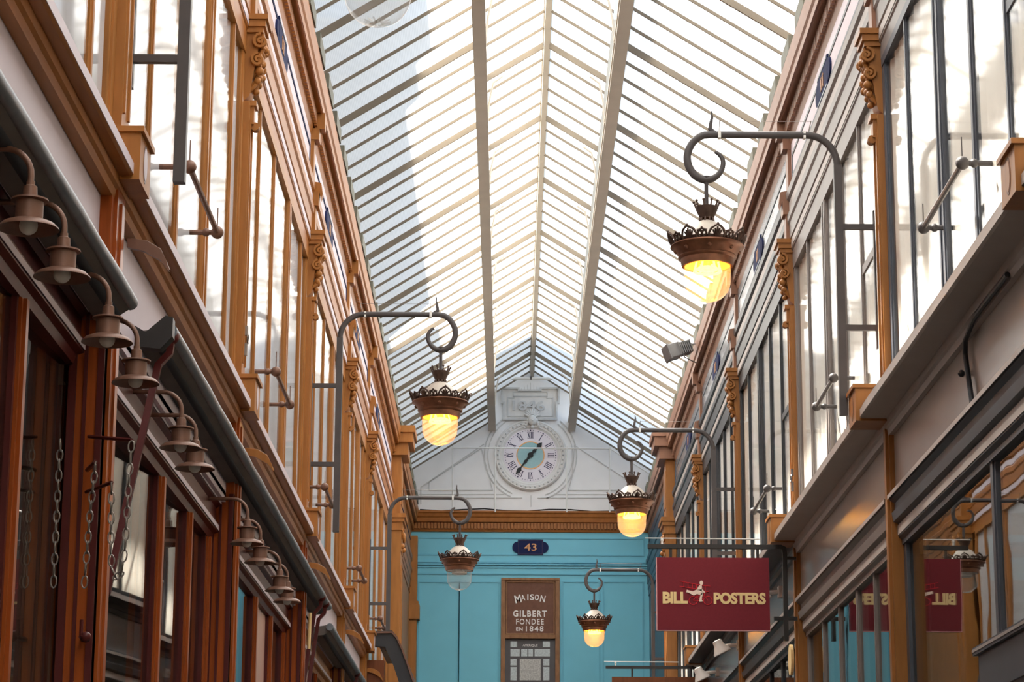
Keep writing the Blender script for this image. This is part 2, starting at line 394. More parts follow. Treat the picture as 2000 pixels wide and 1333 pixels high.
# ---- cornice, entablature, ledges per bay -----------------------
corn_prof = [(-.30, 6.98), (-.30, 6.55), (.0, 6.55), (.02, 6.62), (.03, 6.70), (.035, 6.765), (.118, 6.765), (.12, 6.83), (.135, 6.85), (.145, 6.93), (.15, 6.98)]
def bays(s): 
    Ys = LY if s < 0 else RY
    return list(zip(Ys[1:-1], Ys[2:]))
for s in (-1, 1):
    Ys = LY if s < 0 else RY
    cm = 'wood2' if s < 0 else 'corn'
    segs = [(-14, Ys[1])] + bays(s) + [(Ys[-1], GY)]
    sh = .012 if s < 0 else 0
    for i, (a, c) in enumerate(segs):
        b = MB(); uprism(b, s, [(u - sh if u > .05 else u, z) for u, z in corn_prof], a, c)
        ubox(b, s, .085, .1, a, c, 6.755, 6.766)
        t = tag(obj('trim_%d' % (n := n + 1), b, cm), kind='structure')
        # dentils
        b = MB(); y = a + .05
        while y < c - .05 and c > 9:
            ubox(b, s, .03, .058, y, y + .035, 6.64, 6.75) ; y += .075
        if b.v: obj('dentil_course', b, cm, t)
        # architrave stripes and frieze
        am = 'wood2' if s < 0 else ('taupe' if c < 21 else 'dark')
        fm = 'mauve' if s < 0 else ('paneld' if c > 21 else 'mauve')
        if a >= Ys[-1]: am = 'wood2' if s < 0 else 'navy'; fm = 'wood' if s < 0 else 'navy'
        b = MB(); ubox(b, s, -.12, .004, a, c, 6.16, 6.56)
        t = tag(obj('trim_%d' % (n := n + 1), b, fm), kind='structure')
        b = MB()
        ubox(b, s, .004, .010, a + .16, c - .16, 6.42, 6.45); ubox(b, s, .004, .010, a + .16, c - .16, 6.24, 6.26)
        ubox(b, s, .004, .010, a + .16, a + .19, 6.24, 6.45); ubox(b, s, .004, .010, c - .19, c - .16, 6.24, 6.45)
        obj('frieze_panel_line', b, 'plaque' if s < 0 else 'slate', t)
        b = MB(); uprism(b, s, [(-.12, 5.5), (.012, 5.5), (.012, 5.6), (.022, 5.61), (.022, 5.70), (.032, 5.71), (.034, 5.84), (.048, 5.86), (.05, 5.92), (.03, 5.95), (.03, 6.04), (.05, 6.06), (.055, 6.12), (.02, 6.18), (-.12, 6.18)], a, c)
        t = tag(obj('trim_%d' % (n := n + 1), b, am), kind='structure')
        if c < 35.5 and a > 0:
            b = MB(); ubox(b, s, .0225, .026, a + .1, c - .1, 5.625, 5.69); ubox(b, s, .0305, .034, a + .1, c - .1, 5.96, 6.03)
            obj('pale_band', b, 'mauve' if s < 0 else 'ledge', t)
    # ledge
    uo = .112 if s < 0 else .22
    for i, (a, c) in enumerate(bays(s)):
        if a > (28 if s < 0 else 30): continue
        lm = 'wood2' if s < 0 else ('slate' if i == 1 else 'ledge' if i == 2 else 'dark')
        if s > 0 and i == 0: lm = 'slate'
        if s > 0 and i == 1: lm = 'ledge'
        b = MB(); uprism(b, s, [(-.06, 3.20), (-.06, 3.0), (.03, 3.0), (.035, 3.04), (.05, 3.05), (.055, 3.09), (uo - .012, 3.09), (uo, 3.095), (uo, 3.15), (uo - .015, 3.155), (uo - .012, 3.175), (uo - .03, 3.18), (uo - .03, 3.20)], a, c)
        t = tag(obj('trim_%d' % (n := n + 1), b, lm), kind='structure')
        b = MB(); ubox(b, s, uo, uo + .003, a, c, 3.098, 3.147)
        obj('fascia', b, 'mauve' if s < 0 else 'ledge', t)
        # wall panel below the ledge
        z0, z1 = (2.5, 3.0) if s < 0 else (2.6, 3.0)
        pm = 'mauve' if s < 0 else ('panel' if c < 21 else 'paneld')
        b = MB(); ubox(b, s, -.06, -.02 if s < 0 else 0.0, a, c, z0, z1)
        tag(obj('wall_' + SIDE[s], b, pm), kind='structure')

# ---- upper windows ----------------------------------------------
FR = {-1: [.205, .41, .645, .87], 1: [.22, .40, .59, .805]}
for s in (-1, 1):
    for i, (a, c) in enumerate(bays(s)):
        fm = 'wood' if s < 0 else ('slate' if i <= 1 else 'taupe' if i == 2 else 'dark')
        last = i == 5
        zb = (.6 if last else 3.17)
        L = c - a; w = empty('window_%d' % (i + 1 + (6 if s > 0 else 0)), (FX(s, 0), a, zb), kind='structure')
        b = MB(); ubox(b, s, -.07, .006, a + .08, a + .18, zb, 5.5); ubox(b, s, -.07, .006, c - .18, c - .08, zb, 5.5)
        ubox(b, s, -.07, .012, a + .1, c - .1, 5.44, 5.5); ubox(b, s, -.07, .02, a + .1, c - .1, zb, zb + .05)
        ubox(b, s, -.05, -.004, a + .18, a + .20, zb, 5.44); ubox(b, s, -.05, -.004, c - .20, c - .18, zb, 5.44)
        obj('frame', b, fm, w)
        edges = [a + .20]
        for k, f in enumerate(FR[s]):
            y = a + f * L; b = MB()
            if k == 2:
                for q in (-1, 1):
                    ubox(b, s, -.07, .004, y + q * .055 - .042, y + q * .055 + .042, zb + .05, 5.44)
                    ubox(b, s, .004, .012, y + q * .055 - .02, y + q * .055 + .02, zb + .05, 5.44)
                hw = .1
            else:
                hw = .034 if k != 1 else .05
                ubox(b, s, -.07, -.004, y - hw, y + hw, zb + .05, 5.44); ubox(b, s, -.004, .004, y - hw * .5, y + hw * .5, zb + .05, 5.44)
            obj('mullion', b, fm, w); edges += [y - hw, y + hw]
        edges.append(c - .20)
        for k in range(0, len(edges), 2):
            y0, y1 = edges[k], edges[k + 1]
            ubox(g := MB(), s, -.012, -.009, y0, y1, zb + .05, 5.44); obj('pane', g, 'window', w)
            cm = MB(); N = 14; vs = []
            for q in range(N + 1):
                yy = y0 - .01 + (y1 - y0 + .02) * q / N; du = -.036 + .010 * math.sin(q * 1.9 + k) + .006 * math.sin(q * 4.1)
                vs += [(FX(s, du), yy, zb + .02), (FX(s, du), yy, 5.47)]
            cm.add(vs, [(2 * q, 2 * q + 2, 2 * q + 3, 2 * q + 1) for q in range(N)])
            obj('curtain', cm, 'curtain' if s < 0 else 'curtainr', w, smooth=True)
        if s > 0 and i in (1, 2, 3):
            b = MB(); y0, y1 = edges[2 * 1], edges[3]
            b = MB(); ubox(b, s, -.06, -.002, a + .2, a + FR[s][0] * L - .03, 4.35, 4.41); obj('transom', b, fm, w)

# ---- pilasters ---------------------------------------------------
def spiral(c, r, s, turns=1.6, n=26, flip=1):
    return [(c[0], c[1] + flip * r * (1 - t * .86) * math.cos(2 * PI * turns * t + PI / 2), c[2] + r * (1 - t * .86) * math.sin(2 * PI * turns * t + PI / 2)) for t in [k / n for k in range(n + 1)]]
ORD = ['', 'nearest', 'second from the camera', 'third from the camera', 'fourth from the camera', 'fifth from the camera']
def pilaster(s, y, idx, label):
    m = 'wood' if s < 0 else 'pilr'
    r = empty('pilaster', (FX(s, 0), y, -H), label, 'pilaster', 'pilasters of the %s arcade front' % SIDE[s])
    hw = .095
    b = MB(); ubox(b, s, -.07, .045, y - hw, y + hw, 3.2, 5.12); ubox(b, s, .045, .055, y - hw + .025, y - hw + .045, 3.4, 5.0); ubox(b, s, .045, .055, y + hw - .045, y + hw - .025, 3.4, 5.0)
    ubox(b, s, -.07, .065, y - hw - .02, y + hw + .02, 3.2, 3.32)
    obj('shaft', b, m, r)
    # capital: abacus, volutes, acanthus tail, little console
    b = MB(); ubox(b, s, -.0, .15, y - .135, y + .135, 5.665, 5.70); ubox(b, s, 0, .135, y - .12, y + .12, 5.62, 5.665); ubox(b, s, 0, .12, y - .105, y + .105, 5.585, 5.62)
    uprism(b, s, [(0, 5.585), (.10, 5.585), (.085, 5.45), (.06, 5.3), (.04, 5.16), (0, 5.12)], y - .085, y + .085)
    for q in (-1, 1):
        for (u, z, rr) in ((.115, 5.525, .052), (.10, 5.40, .045)):
            x = FX(s, u * .55)
            b.tube([(FX(s, u), y + q * .075, z + .0)] * 1 + [(p[0], p[1], p[2]) for p in spiral((FX(s, u), y + q * .07, z), rr, s, flip=q)], .013, 5)
            # side scroll (in the XZ plane)
            b.tube([(FX(s, u - .01 + rr * (1 - t * .86) * math.cos(2 * PI * 1.5 * t + PI / 2)), y + q * .1, z + rr * (1 - t * .86) * math.sin(2 * PI * 1.5 * t + PI / 2)) for t in [k / 20 for k in range(21)]], .013, 5)
        b.ball((FX(s, .10), y + q * .07, 5.33), .028); b.ball((FX(s, .085), y + q * .045, 5.27), .024)
    for lv, (u_, z_, w_) in enumerate(((.105, 5.47, .05), (.09, 5.37, .045), (.075, 5.27, .036))):
        for q in (-1, 0, 1): b.tube([(FX(s, u_ - .05), y + q * w_, z_ - .07), (FX(s, u_ - .005), y + q * w_ * 1.05, z_ - .02), (FX(s, u_ + .01), y + q * w_ * 1.1, z_ + .02), (FX(s, u_ + .03), y + q * w_ * 1.15, z_ + .015)], [.012, .02, .018, .006], 6)
    b.ball((FX(s, .12), y, 5.50), .028); b.ball((FX(s, .105), y, 5.40), .032); b.ball((FX(s, .09), y, 5.30), .028); b.ball((FX(s, .075), y, 5.21), .022)
    ubox(b, s, .04, .085, y - .06, y + .06, 5.10, 5.135); ubox(b, s, .04, .07, y - .045, y + .045, 4.98, 5.10)
    b.tube([(FX(s, .075), y - .03, 4.97), (FX(s, .075), y + .03, 4.97)], .028, 10)
    obj('capital', b, m, r, smooth=True)
    # upper strip across architrave and frieze with console under the cornice
    b = MB(); ubox(b, s, 0, .06, y - .07, y + .07, 5.70, 5.95); ubox(b, s, .0, .085, y - .085, y + .085, 5.93, 6.06)
    uprism(b, s, [(0, 6.06), (.085, 6.06), (.10, 6.0), (.115, 6.04), (.10, 6.14), (0, 6.16)], y - .05, y + .05)
    ubox(b, s, 0, .035, y - .075, y + .075, 6.16, 6.56); ubox(b, s, 0, .075, y - .085, y + .085, 6.52, 6.62); ubox(b, s, .035, .12, y - .065, y + .065, 6.62, 6.765)
    obj('console', b, 'wood' if s < 0 else 'corn', r)
    # block standing on the ledge with an oval
    if (s < 0 and y < 30) or (s > 0 and y < 31):
        uo = .112 if s < 0 else .22
        b = MB(); ubox(b, s, -.0, uo + .028, y - .15, y + .15, 3.075, 3.30); ubox(b, s, -.0, uo + .043, y - .165, y + .165, 3.285, 3.31); 
        ub = obj('pedestal_block', b, m, r)
        for (rr, mm, d) in ((.075, 'bronze', .0015), (.062, 'mauve' if s < 0 else 'pilr', .003)):
            b = MB(); b.prism([(y + rr * .72 * math.cos(t * PI / 12), 3.185 + rr * 1.15 * math.sin(t * PI / 12)) for t in range(24)], 'x', FX(s, uo + .027), FX(s, uo + .028 + d)); obj('oval', b, mm, ub)
    # lower shaft of the shop floor
    b = MB(); v = -.12
    if s < 0:
        for (u1, h0, mm) in ((.03, .16, 0), (.045, .10, 0)): ubox(b, s, v, u1, y - h0, y + h0, -H, 3.06)
        ubox(b, s, .045, .055, y - .03, y + .03, -1, 3.0)
    else:
        ubox(b, s, -.1, .03, y - .07, y + .07, -H, 3.06); ubox(b, s, .03, .05, y - .03, y + .045, -H, 3.06)
    q_ = obj('lower_shaft', b, 'woodo' if s < 0 and y < 21 else m, r)
    if s < 0:

        for u0, u1 in ((-.118, -.085), (-.055, -.04), (.002, .03)):
            b = MB(); ubox(b, s, u0, u1, y - .168, y + .168, -H, 3.0 if u0 < 0 else 2.55); obj('groove_strip', b, 'maroon', q_)
    if s < 0 and y < 30:   # leafy wooden bracket beneath the ledge
        b = MB(); uprism(b, s, [(.05, 2.90), (.05, 2.86), (.12, 2.845), (.2, 2.80), (.235, 2.755), (.225, 2.80), (.2, 2.845), (.14, 2.885)], y + .165, y + .19)
        b.tube([(FX(s, .06), y + .18, 2.90), (FX(s, .13), y + .18, 2.89), (FX(s, .19), y + .18, 2.855), (FX(s, .235), y + .18, 2.76)], .007, 5)
        obj('scroll_bracket', b, 'bronze' if y < 12 else 'wood', r)
for s in (-1, 1):
    Ys = (LY if s < 0 else RY)[2:7]
    for i, y in enumerate(Ys):
        where = ['at the head of the first full bay', 'behind the near lantern', 'in the middle of the row', 'second from the far end', 'last before the passage end'][i]
        pilaster(s, y, i, '%s pilaster with scroll capital on the %s front, %s' % ('ochre wooden' if s < 0 else 'orange brown', SIDE[s], ORD[i + 1]))
# big corner pilasters
for s in (-1, 1):
    m = 'wood' if s < 0 else 'pilr'; y = (35.1 if s < 0 else 35.3)
    r = empty('corner_pilaster', (FX(s, 0), y, -H), 'tall %s corner pilaster breaking the cornice at the far end of the %s front' % ('ochre wooden' if s < 0 else 'orange brown', SIDE[s]), 'pilaster', 'corner pilasters at the far end')
    y += .45
    b = MB(); ubox(b, s, 0, .15, y - .3, y + .3, -H, 5.2); ubox(b, s, .15, .162, y - .2, y - .17, 0, 5.0); ubox(b, s, .15, .162, y + .17, y + .2, 0, 5.0); obj('shaft', b, m, r)
    b = MB(); ubox(b, s, 0, .2, y - .34, y + .34, 5.62, 5.7); ubox(b, s, 0, .175, y - .32, y + .32, 5.5, 5.62); ubox(b, s, 0, .16, y - .3, y + .3, 5.2, 5.5)
    for q in (-1, 1):
        b.tube(spiral((FX(s, .18), y + q * .2, 5.45), .07, s, flip=q), .02, 5)
        b.ball((FX(s, .17), y + q * .2, 5.28), .04)
    ubox(b, s, 0, .22, y - .36, y + .36, 5.68, 5.74); obj('capital', b, m, r, smooth=True)
    b = MB(); ubox(b, s, 0, .14, y - .28, y + .28, 5.74, 6.6); ubox(b, s, .14, .15, y - .2, y + .2, 5.9, 6.45); obj('upper_shaft', b, m, r)
    b = MB(); ubox(b, s, 0, .24, y - .36, y + .36, 6.6, 6.78); ubox(b, s, 0, .31, y - .42, y + .42, 6.78, 6.92); ubox(b, s, 0, .34, y - .45, y + .45, 6.92, 7.02); obj('cornice_block', b, 'wood' if s < 0 else 'corn', r)
    # wall beyond it
    w = MB(); ubox(w, s, -.35, 0, y + .3, GY, -H, 5.5); tag(obj('wall_' + SIDE[s], w, 'wood' if s < 0 else 'navy'), kind='structure')
    if s < 0:
        b = MB(); b.box(FX(s, 0), -1.60, GY - .25, GY, -H, 6.5); b.box(FX(s, 0), -1.55, GY - .3, GY, 5.05, 5.3); b.box(FX(s, 0), -1.57, GY - .28, GY, 5.3, 5.36)
        tag(obj('corner_pilaster', b, 'wood'), 'plain ochre wooden pilaster beside the left edge of the turquoise end wall', 'pilaster')

# ---- cornice feet: grey green blocks in front of the eave -------
for s in (-1, 1):
    y = 18.1; k = 0
    while y < 41.5:
        b = MB(); ubox(b, s, .075, .15, y, y + .56, 6.985, 7.12); ubox(b, s, .06, .14, y + .1, y + .5, 7.12, 7.14)
        o = obj('eave_block', b, 'footblock'); k += 1
        tag(o, 'grey wooden block on top of the %s cornice under the glass roof' % SIDE[s], 'block', 'blocks on the %s cornice' % SIDE[s])
        y += 1.01

# ------------------------------------------------------------------ end wall
def G(px, py): return onY(px, py, GY)
xl, xr = FX(-1, -.1), FX(1, -.1)
b = MB(); b.box(xl, xr, GY, GY + .3, -H, 6.66); wb = tag(obj('wall_back', b, 'blue'), kind='structure')
b = MB()
def rect(px0, py0, px1, py1):
    x0, z1 = G(px0, py0); x1, z0 = G(px1, py1); return [(x0, z0), (x1, z0), (x1, z1), (x0, z1)]
b.strip(rect(814, 1051, 1258, 1086), .022, GY - .012, GY)
for (p0, p1) in ((818, 893), (898, 972), (1099, 1172), (1178, 1258)): b.strip(rect(p0, 1137, p1, 1500), .028, GY - .014, GY)
for py, d in ((1099, .03), (1104, .045), (1109, .02), (1122, .018)):
    z = G(1000, py)[1]; b.box(xl, xr, GY - d, GY, z - .012, z + .012)
obj('panel_moulding', b, 'blued', wb)
b = MB()
zt = G(1000, 1001)[1]; zd = G(1000, 1022)[1]; ze = G(1000, 1036)[1]; zb_ = G(1000, 1040)[1]
b.prism([(GY, zt), (GY - .16, zt), (GY - .16, zt - .03), (GY - .14, zt - .05), (GY - .13, zt - .1), (GY - .11, zt - .12), (GY - .10, zd), (GY - .04, zd - .005), (GY - .04, ze), (GY - .03, zb_), (GY, zb_)], 'x', xl, xr)
tb = tag(obj('trim_%d' % (n := n + 1), b, 'wood2'), kind='structure')
b = MB(); x = xl + .05
while x < xr: b.box(x, x + .036, GY - .085, GY - .04, ze + .01, zd - .015); x += .058
obj('dentil_course', b, 'wood2', tb)
# white gable
zg = zt - .02
def gpoly(off=0):
    xa, xb = XC - 2.1, XC + 2.1
    return [(xa, zg), (xb, zg), (xb, roofz(xb)), (XC + PU, roofz(XC + PU)), (XC + PU, roofz(XC + PU) + UPZ), (XC, rz), (XC - PU, roofz(XC - PU) + UPZ), (XC - PU, roofz(XC - PU)), (xa, roofz(xa))]
b = MB(); b.prism(gpoly(), 'y', GY + .02, GY + .3)
gb = tag(obj('wall_back', b, 'gable'), kind='structure')
b = MB()
def pl(pts): return [G(*p) for p in pts]
Yg = GY + .02
b.strip(pl([(822, 985), (822, 952), (945, 868), (945, 868)][:3]), .02, Yg - .012, Yg, closed=False)
b.strip(pl([(838, 958), (838, 942), (940, 876), (955, 930), (962, 958)]), .014, Yg - .012, Yg)
b.strip(pl([(1232, 958), (1232, 942), (1122, 870), (1118, 930), (1110, 958)]), .014, Yg - .012, Yg)
b.strip(pl([(818, 966), (985, 966)]), .012, Yg - .01, Yg, closed=False); b.strip(pl([(1085, 966), (1255, 966)]), .012, Yg - .01, Yg, closed=False)
b.strip(pl([(818, 973), (1020, 973)]), .016, Yg - .014, Yg, closed=False); b.strip(pl([(1050, 973), (1255, 973)]), .016, Yg - .014, Yg, closed=False)
b.strip(pl([(1037, 968), (1037, 990)]), .012, Yg - .01, Yg, closed=False)
cx, cz = G(1036, 890); R = (G(1107, 890)[0] - G(965, 890)[0]) / 2
for rr, w in ((1.27, .022), (1.17, .016)):
    for a0, a1 in ((-70, 55), (125, 250)):
        b.strip([(cx + R * rr * math.cos(math.radians(a)), cz + R * rr * math.sin(math.radians(a))) for a in range(a0, a1, 5)], w, Yg - .014, Yg, closed=False)
for q in range(-5, 6):      # boarding above the plaque
    x = cx + q * .055; b.box(x - .004, x + .004, Yg - .006, Yg, 9.0, 9.28 - abs(q) * .035)
obj('relief_moulding', b, 'relief', gb)

# clock
ck = empty('clock', (cx, Yg, cz - R), 'round white clock with roman numerals and black hands on the white gable', 'clock')
b = MB(); b.lathe([(R, 0), (R, .03), (R * .985, .055), (R * .95, .07), (R * .93, .06), (R * .86, .062), (R * .845, .045), (R * .80, .045), (R * .775, .03), (R * .75, .028), (R * .735, 0)], 72, closed=True)
b.v = [(cx + v[0], Yg - v[2], cz + v[1]) for v in b.v]; obj('rim', b, 'cream', ck, smooth=True)
b = MB()
for k in range(44):
    a = 2 * PI * k / 44; b.ball((cx + R * .895 * math.cos(a), Yg - .066, cz + R * .895 * math.sin(a)), .017, 8, 5)
obj('egg_moulding', b, 'relief', ck, smooth=True)
b = MB(); b.disc(cx, cz, R * .745, Yg - .026, Yg - .001, 64); fc = obj('dial', b, 'face', ck)
b = MB()
for k in range(60):
    a = 2 * PI * k / 60; rr = .0075 if k % 5 else .013; b.disc(cx + R * .695 * math.cos(a), cz + R * .695 * math.sin(a), rr, Yg - .028, Yg - .025, 8)
obj('minute_dots', b, 'numeral', fc)
b = MB(); b.disc(cx, cz, R * .39, Yg - .031, Yg - .026, 48, r0=R * .36); obj('gilt_ring', b, 'gilt', fc, )
b = MB(); b.disc(cx, cz, R * .365, Yg - .029, Yg - .026, 48); obj('dial_centre', b, 'teal', fc)
nb = MB()
NUM = ['XII', 'I', 'II', 'III', 'IIII', 'V', 'VI', 'VII', 'VIII', 'IX', 'X', 'XI']
def stroke(mb, cx_, cz_, rot, x0, z0, x1, z1, w, y):
    c, q = math.cos(rot), math.sin(rot)
    f = lambda x, z: (cx_ + x * c - z * q, cz_ + x * q + z * c)
    mb.strip([f(x0, z0), f(x1, z1)], w, y - .002, y, closed=False)
for k, nm_ in enumerate(NUM):
    a = -2 * PI * k / 12; hgt = R * .17; adv = {'I': .030, 'V': .052, 'X': .052}; W = sum(adv[c] for c in nm_); x = -W / 2
    mx_ = R * .565
    for c in nm_:
        w = adv[c]; xc = x + w / 2; t = .013; zA, zB = mx_ - hgt / 2, mx_ + hgt / 2
        if c == 'I': stroke(nb, cx, cz, a, xc, zA, xc, zB, t, Yg - .026)
        if c == 'V': stroke(nb, cx, cz, a, xc - .019, zB, xc, zA, t, Yg - .026); stroke(nb, cx, cz, a, xc + .019, zB, xc, zA, .006, Yg - .026)
        if c == 'X': stroke(nb, cx, cz, a, xc - .019, zB, xc + .019, zA, t, Yg - .026); stroke(nb, cx, cz, a, xc + .019, zB, xc - .019, zA, .006, Yg - .026)
        x += w
    for zz in (mx_ - hgt / 2, mx_ + hgt / 2): stroke(nb, cx, cz, a, -W / 2, zz, W / 2, zz, .005, Yg - .026)
obj('numerals', nb, 'numeral', fc)
def handpoly(ang, L, w):
    d = Vector((math.sin(ang), math.cos(ang))); q = Vector((d.y, -d.x)); pts = [(0, w * .5), (L * .12, w * .9), (L * .2, w * .55), (L * .34, w), (L * .46, w * .5), (L * .66, w * .45), (L * .75, w * 1.35), (L * .86, w * 1.0), (L, .004)]
    P = [Vector((cx, cz)) + d * t + q * v for t, v in pts] + [Vector((cx, cz)) + d * t - q * v for t, v in reversed(pts)]
    return [(p.x, p.y) for p in P]
b = MB(); b.prism(handpoly(math.radians(217), R * .66, .030), 'y', Yg - .040, Yg - .034); obj('minute_hand', b, 'hand', ck)
b = MB(); b.prism(handpoly(math.radians(42), R * .47, .034), 'y', Yg - .047, Yg - .041); b.disc(cx, cz, .05, Yg - .05, Yg - .03, 20); obj('hour_hand', b, 'hand', ck)
b = MB(); tz = cz + R   # carved head and shell on top of the rim
b.ball((cx + .03, Yg - .09, tz - .02), .075, 14, 10, 1.25)
for k in range(9):
    a = math.radians(20 + 140 * k / 8); b.tube([(cx + .03 + .05 * math.cos(a), Yg - .07, tz + .03 + .05 * math.sin(a)), (cx + .03 + .15 * math.cos(a), Yg - .06, tz + .04 + .15 * math.sin(a))], [.022, .016], 6)
for q in (-1, 1):
    for k in range(4): b.ball((cx + .03 + q * (.07 + .02 * k), Yg - .07, tz - .02 - .045 * k), .034 - .004 * k, 8, 6)
b.ball((cx + .005, Yg - .15, tz - .015), .013, 8, 6); b.ball((cx + .055, Yg - .15, tz - .015), .013, 8, 6); b.ball((cx + .03, Yg - .165, tz - .035), .016, 8, 6); b.ball((cx + .03, Yg - .08, tz - .14), .035, 8, 6)
obj('carved_head', b, 'cream', ck, smooth=True)
# 1846 plaque
px = lambda p: G(*p)
pq = empty('date_plaque', (*[G(1035, 820)[0]], Yg, G(1035, 820)[1]), 'white relief plaque reading 1846 with stepped frame above the clock', 'plaque')
outl = pl([(984, 820), (984, 788), (980, 788), (980, 760), (1013, 760), (1013, 764), (1056, 764), (1056, 760), (1091, 760), (1091, 788), (1087, 788), (1087, 820)])
b = MB(); b.prism(outl, 'y', Yg - .03, Yg); obj('plate', b, 'cream', pq)
b = MB(); b.strip(outl, .03, Yg - .08, Yg - .03)
b.strip(pl([(992, 814), (992, 778), (1004, 778), (1004, 775), (1068, 775), (1068, 778), (1080, 778), (1080, 814)]), .016, Yg - .045, Yg - .03)
b.strip(pl([(1003, 776), (1003, 767), (1069, 767), (1069, 776)]), .012, Yg - .045, Yg - .03)
obj('plaque_frame', b, 'relief', pq)
x0, z0 = G(1001, 803); x1, z1 = G(1064, 784)
b = text('1846', x1 - x0, z1 - z0, (x0 + x1) / 2, (z0 + z1) / 2, Yg - .062, .032, bold=.018); obj('date_numerals', b, 'relief', pq)

# 43 plaque
x0, z0 = G(1011, 1085); x1, z1 = G(1061, 1055)
np_ = empty('number_plaque', ((x0 + x1) / 2, GY, z0), 'navy plaque with rounded ears reading 43 on the turquoise wall', 'plaque')
b = MB(); b.box(x0, x1, GY - .03, GY - .0, z0, z1); zc = (z0 + z1) / 2; rr = (z1 - z0) * .36
for xx, s0 in ((x0, -1), (x1, 1)): b.prism([(xx + s0 * rr * .95 * math.cos(t), zc + rr * math.sin(t)) for t in [(-90 + 12 * k) * PI / 180 for k in range(16)]], 'y', GY - .028, GY)
obj('plate', b, 'plaque', np_)
b = MB(); b.strip([(x0 + .015, z0 + .015), (x1 - .015, z0 + .015), (x1 - .015, z1 - .015), (x0 + .015, z1 - .015)], .012, GY - .036, GY - .03); obj('plate_rim', b, 'numeral', np_)
xa, za = G(1024, 1077); xb_, zb2 = G(1048, 1063)
obj('number', text('43', xb_ - xa, zb2 - za, (xa + xb_) / 2, (za + zb2) / 2, GY - .037, .006, bold=.01), 'goldtext', np_)

# MAISON GILBERT board and postcard case (one tall door leaf)
x0, zt2 = G(979, 1130); x1, zm = G(1093, 1243)
db = empty('signboard', ((x0 + x1) / 2, GY, -H + .05), 'tall brown door leaf lettered MAISON GILBERT FONDEE EN 1848 on the turquoise wall', 'sign')
b = MB(); fw = .075
b.box(x0, x0 + fw, GY - .07, GY, -H, zt2); b.box(x1 - fw, x1, GY - .07, GY, -H, zt2); b.box(x0, x1, GY - .075, GY, zt2 - .05, zt2); b.box(x0 + fw, x1 - fw, GY - .07, GY, zm - .055, zm + .015)
b.strip([(x0 + fw + .02, zm + .03), (x1 - fw - .02, zm + .03), (x1 - fw - .02, zt2 - .07), (x0 + fw + .02, zt2 - .07)], .02, GY - .05, GY - .03)
obj('frame', b, 'oldwood', db, bevel=.004)
b = MB(); b.box(x0 + fw, x1 - fw, GY - .03, GY, zm, zt2 - .04); obj('board', b, 'brownboard', db)
Yt = GY - .034; b = MB()
for i, ch in enumerate('MAISON'):
    pxx = [1011.5, 1021.5, 1031, 1039, 1048.5, 1060][i]; pyy = [1171, 1168.5, 1167.5, 1167.5, 1168, 1170.5][i]
    hh = 15.5 if i == 0 else 13 if i in (5,) else 11.5
    c_ = G(pxx, pyy); hz = hh * .0089; ww = [12, 8, 2.2, 8, 8, 9.5][i] * .0091
    t = text(ch, ww, hz, c_[0], c_[1], Yt, .004, bold=.02, rot=[.22, .14, 0, -.0, -.1, -.2][i]); b.add(t.v, t.f)
for st, X0, X1, Yb, Yt_ in (('GILBERT', 1002, 1068, 1206, 1193.5), ('FONDEE', 1008, 1062, 1221, 1210), ('EN', 1008, 1021, 1233.5, 1226.5), ('1848', 1027, 1061.5, 1234.5, 1224)):
    a_ = G(X0, Yb); c_ = G(X1, Yt_); t = text(st, c_[0] - a_[0], c_[1] - a_[1], (a_[0] + c_[0]) / 2, (a_[1] + c_[1]) / 2, Yt, .004, bold=.03 if st == 'GILBERT' else .015, font_sp=1.25); b.add(t.v, t.f)
obj('lettering', b, 'white', db)
cb_ = MB(); cb_.box(x0 + fw, x1 - fw, GY - .02, GY, -H, zm - .055); bo = obj('postcard_board', cb_, 'board', db)
for (a0, b0, a1, b1, mm) in ((997, 1254, 1010, 1265, 'card'), (1060, 1254, 1074, 1265, 'card'), (997, 1269, 1015, 1283, 'card'), (1018, 1269, 1030, 1283, 'card'), (1032, 1269, 1041, 1283, 'card'), (1044, 1269, 1074, 1283, 'card'), (997, 1288, 1009, 1301, 'card'), (1061, 1288, 1073, 1301, 'card'), (997, 1304, 1009, 1330, 'card'), (1061, 1304, 1073, 1330, 'card'), (1015, 1288, 1056, 1330, 'sheet')):
    q0 = G(a0, b1); q1 = G(a1, b0); c = MB(); c.box(q0[0], q1[0], GY - .024, GY - .02, q0[1], q1[1]); obj('postcard' if mm == 'card' else 'printed_sheet', c, mm, bo)
a_ = G(1021, 1264.5); c_ = G(1050, 1259.5); obj('lettering', text('AMERIQUE', c_[0] - a_[0], c_[1] - a_[1], (a_[0] + c_[0]) / 2, (a_[1] + c_[1]) / 2, GY - .024, .003), 'white', bo)

# white rods in front of the gable
YR = GY - .28
def rp(px_, py_): x, z = onY(px_, py_, YR); return (x, YR, z)
r = empty('rod_frame', rp(1037, 875), 'thin white rod frame standing across the clock on the gable', 'rod frame')
b = MB(); b.tube([rp(884, 875), rp(1192, 877)], .014, 8); b.tube([rp(1192, 877), rp(1278, 932)], .012, 8); obj('rail', b, 'rod', r, smooth=True)
for p in (884, 967, 1107, 1191):
    b = MB(); b.tube([rp(p, 875), rp(p, 1001)], .012, 8); q = rp(p, 875); b.box(q[0] - .02, q[0] + .02, YR - .02, YR + .02, q[2] - .02, q[2] + .02); e = rp(p, 1001); b.tube([(q[0], YR, q[2]), (q[0], Yg, q[2])], .008, 6); obj('upright', b, 'rod', r, smooth=True)
r = empty('tie_rod', rp(1037, 739), 'short white tie rod spanning between the two roof purlins above the date plaque', 'rod')
b = MB(); b.tube([rp(952, 739), rp(1122, 740)], .03, 8); obj('rod', b, 'rod', r, smooth=True)
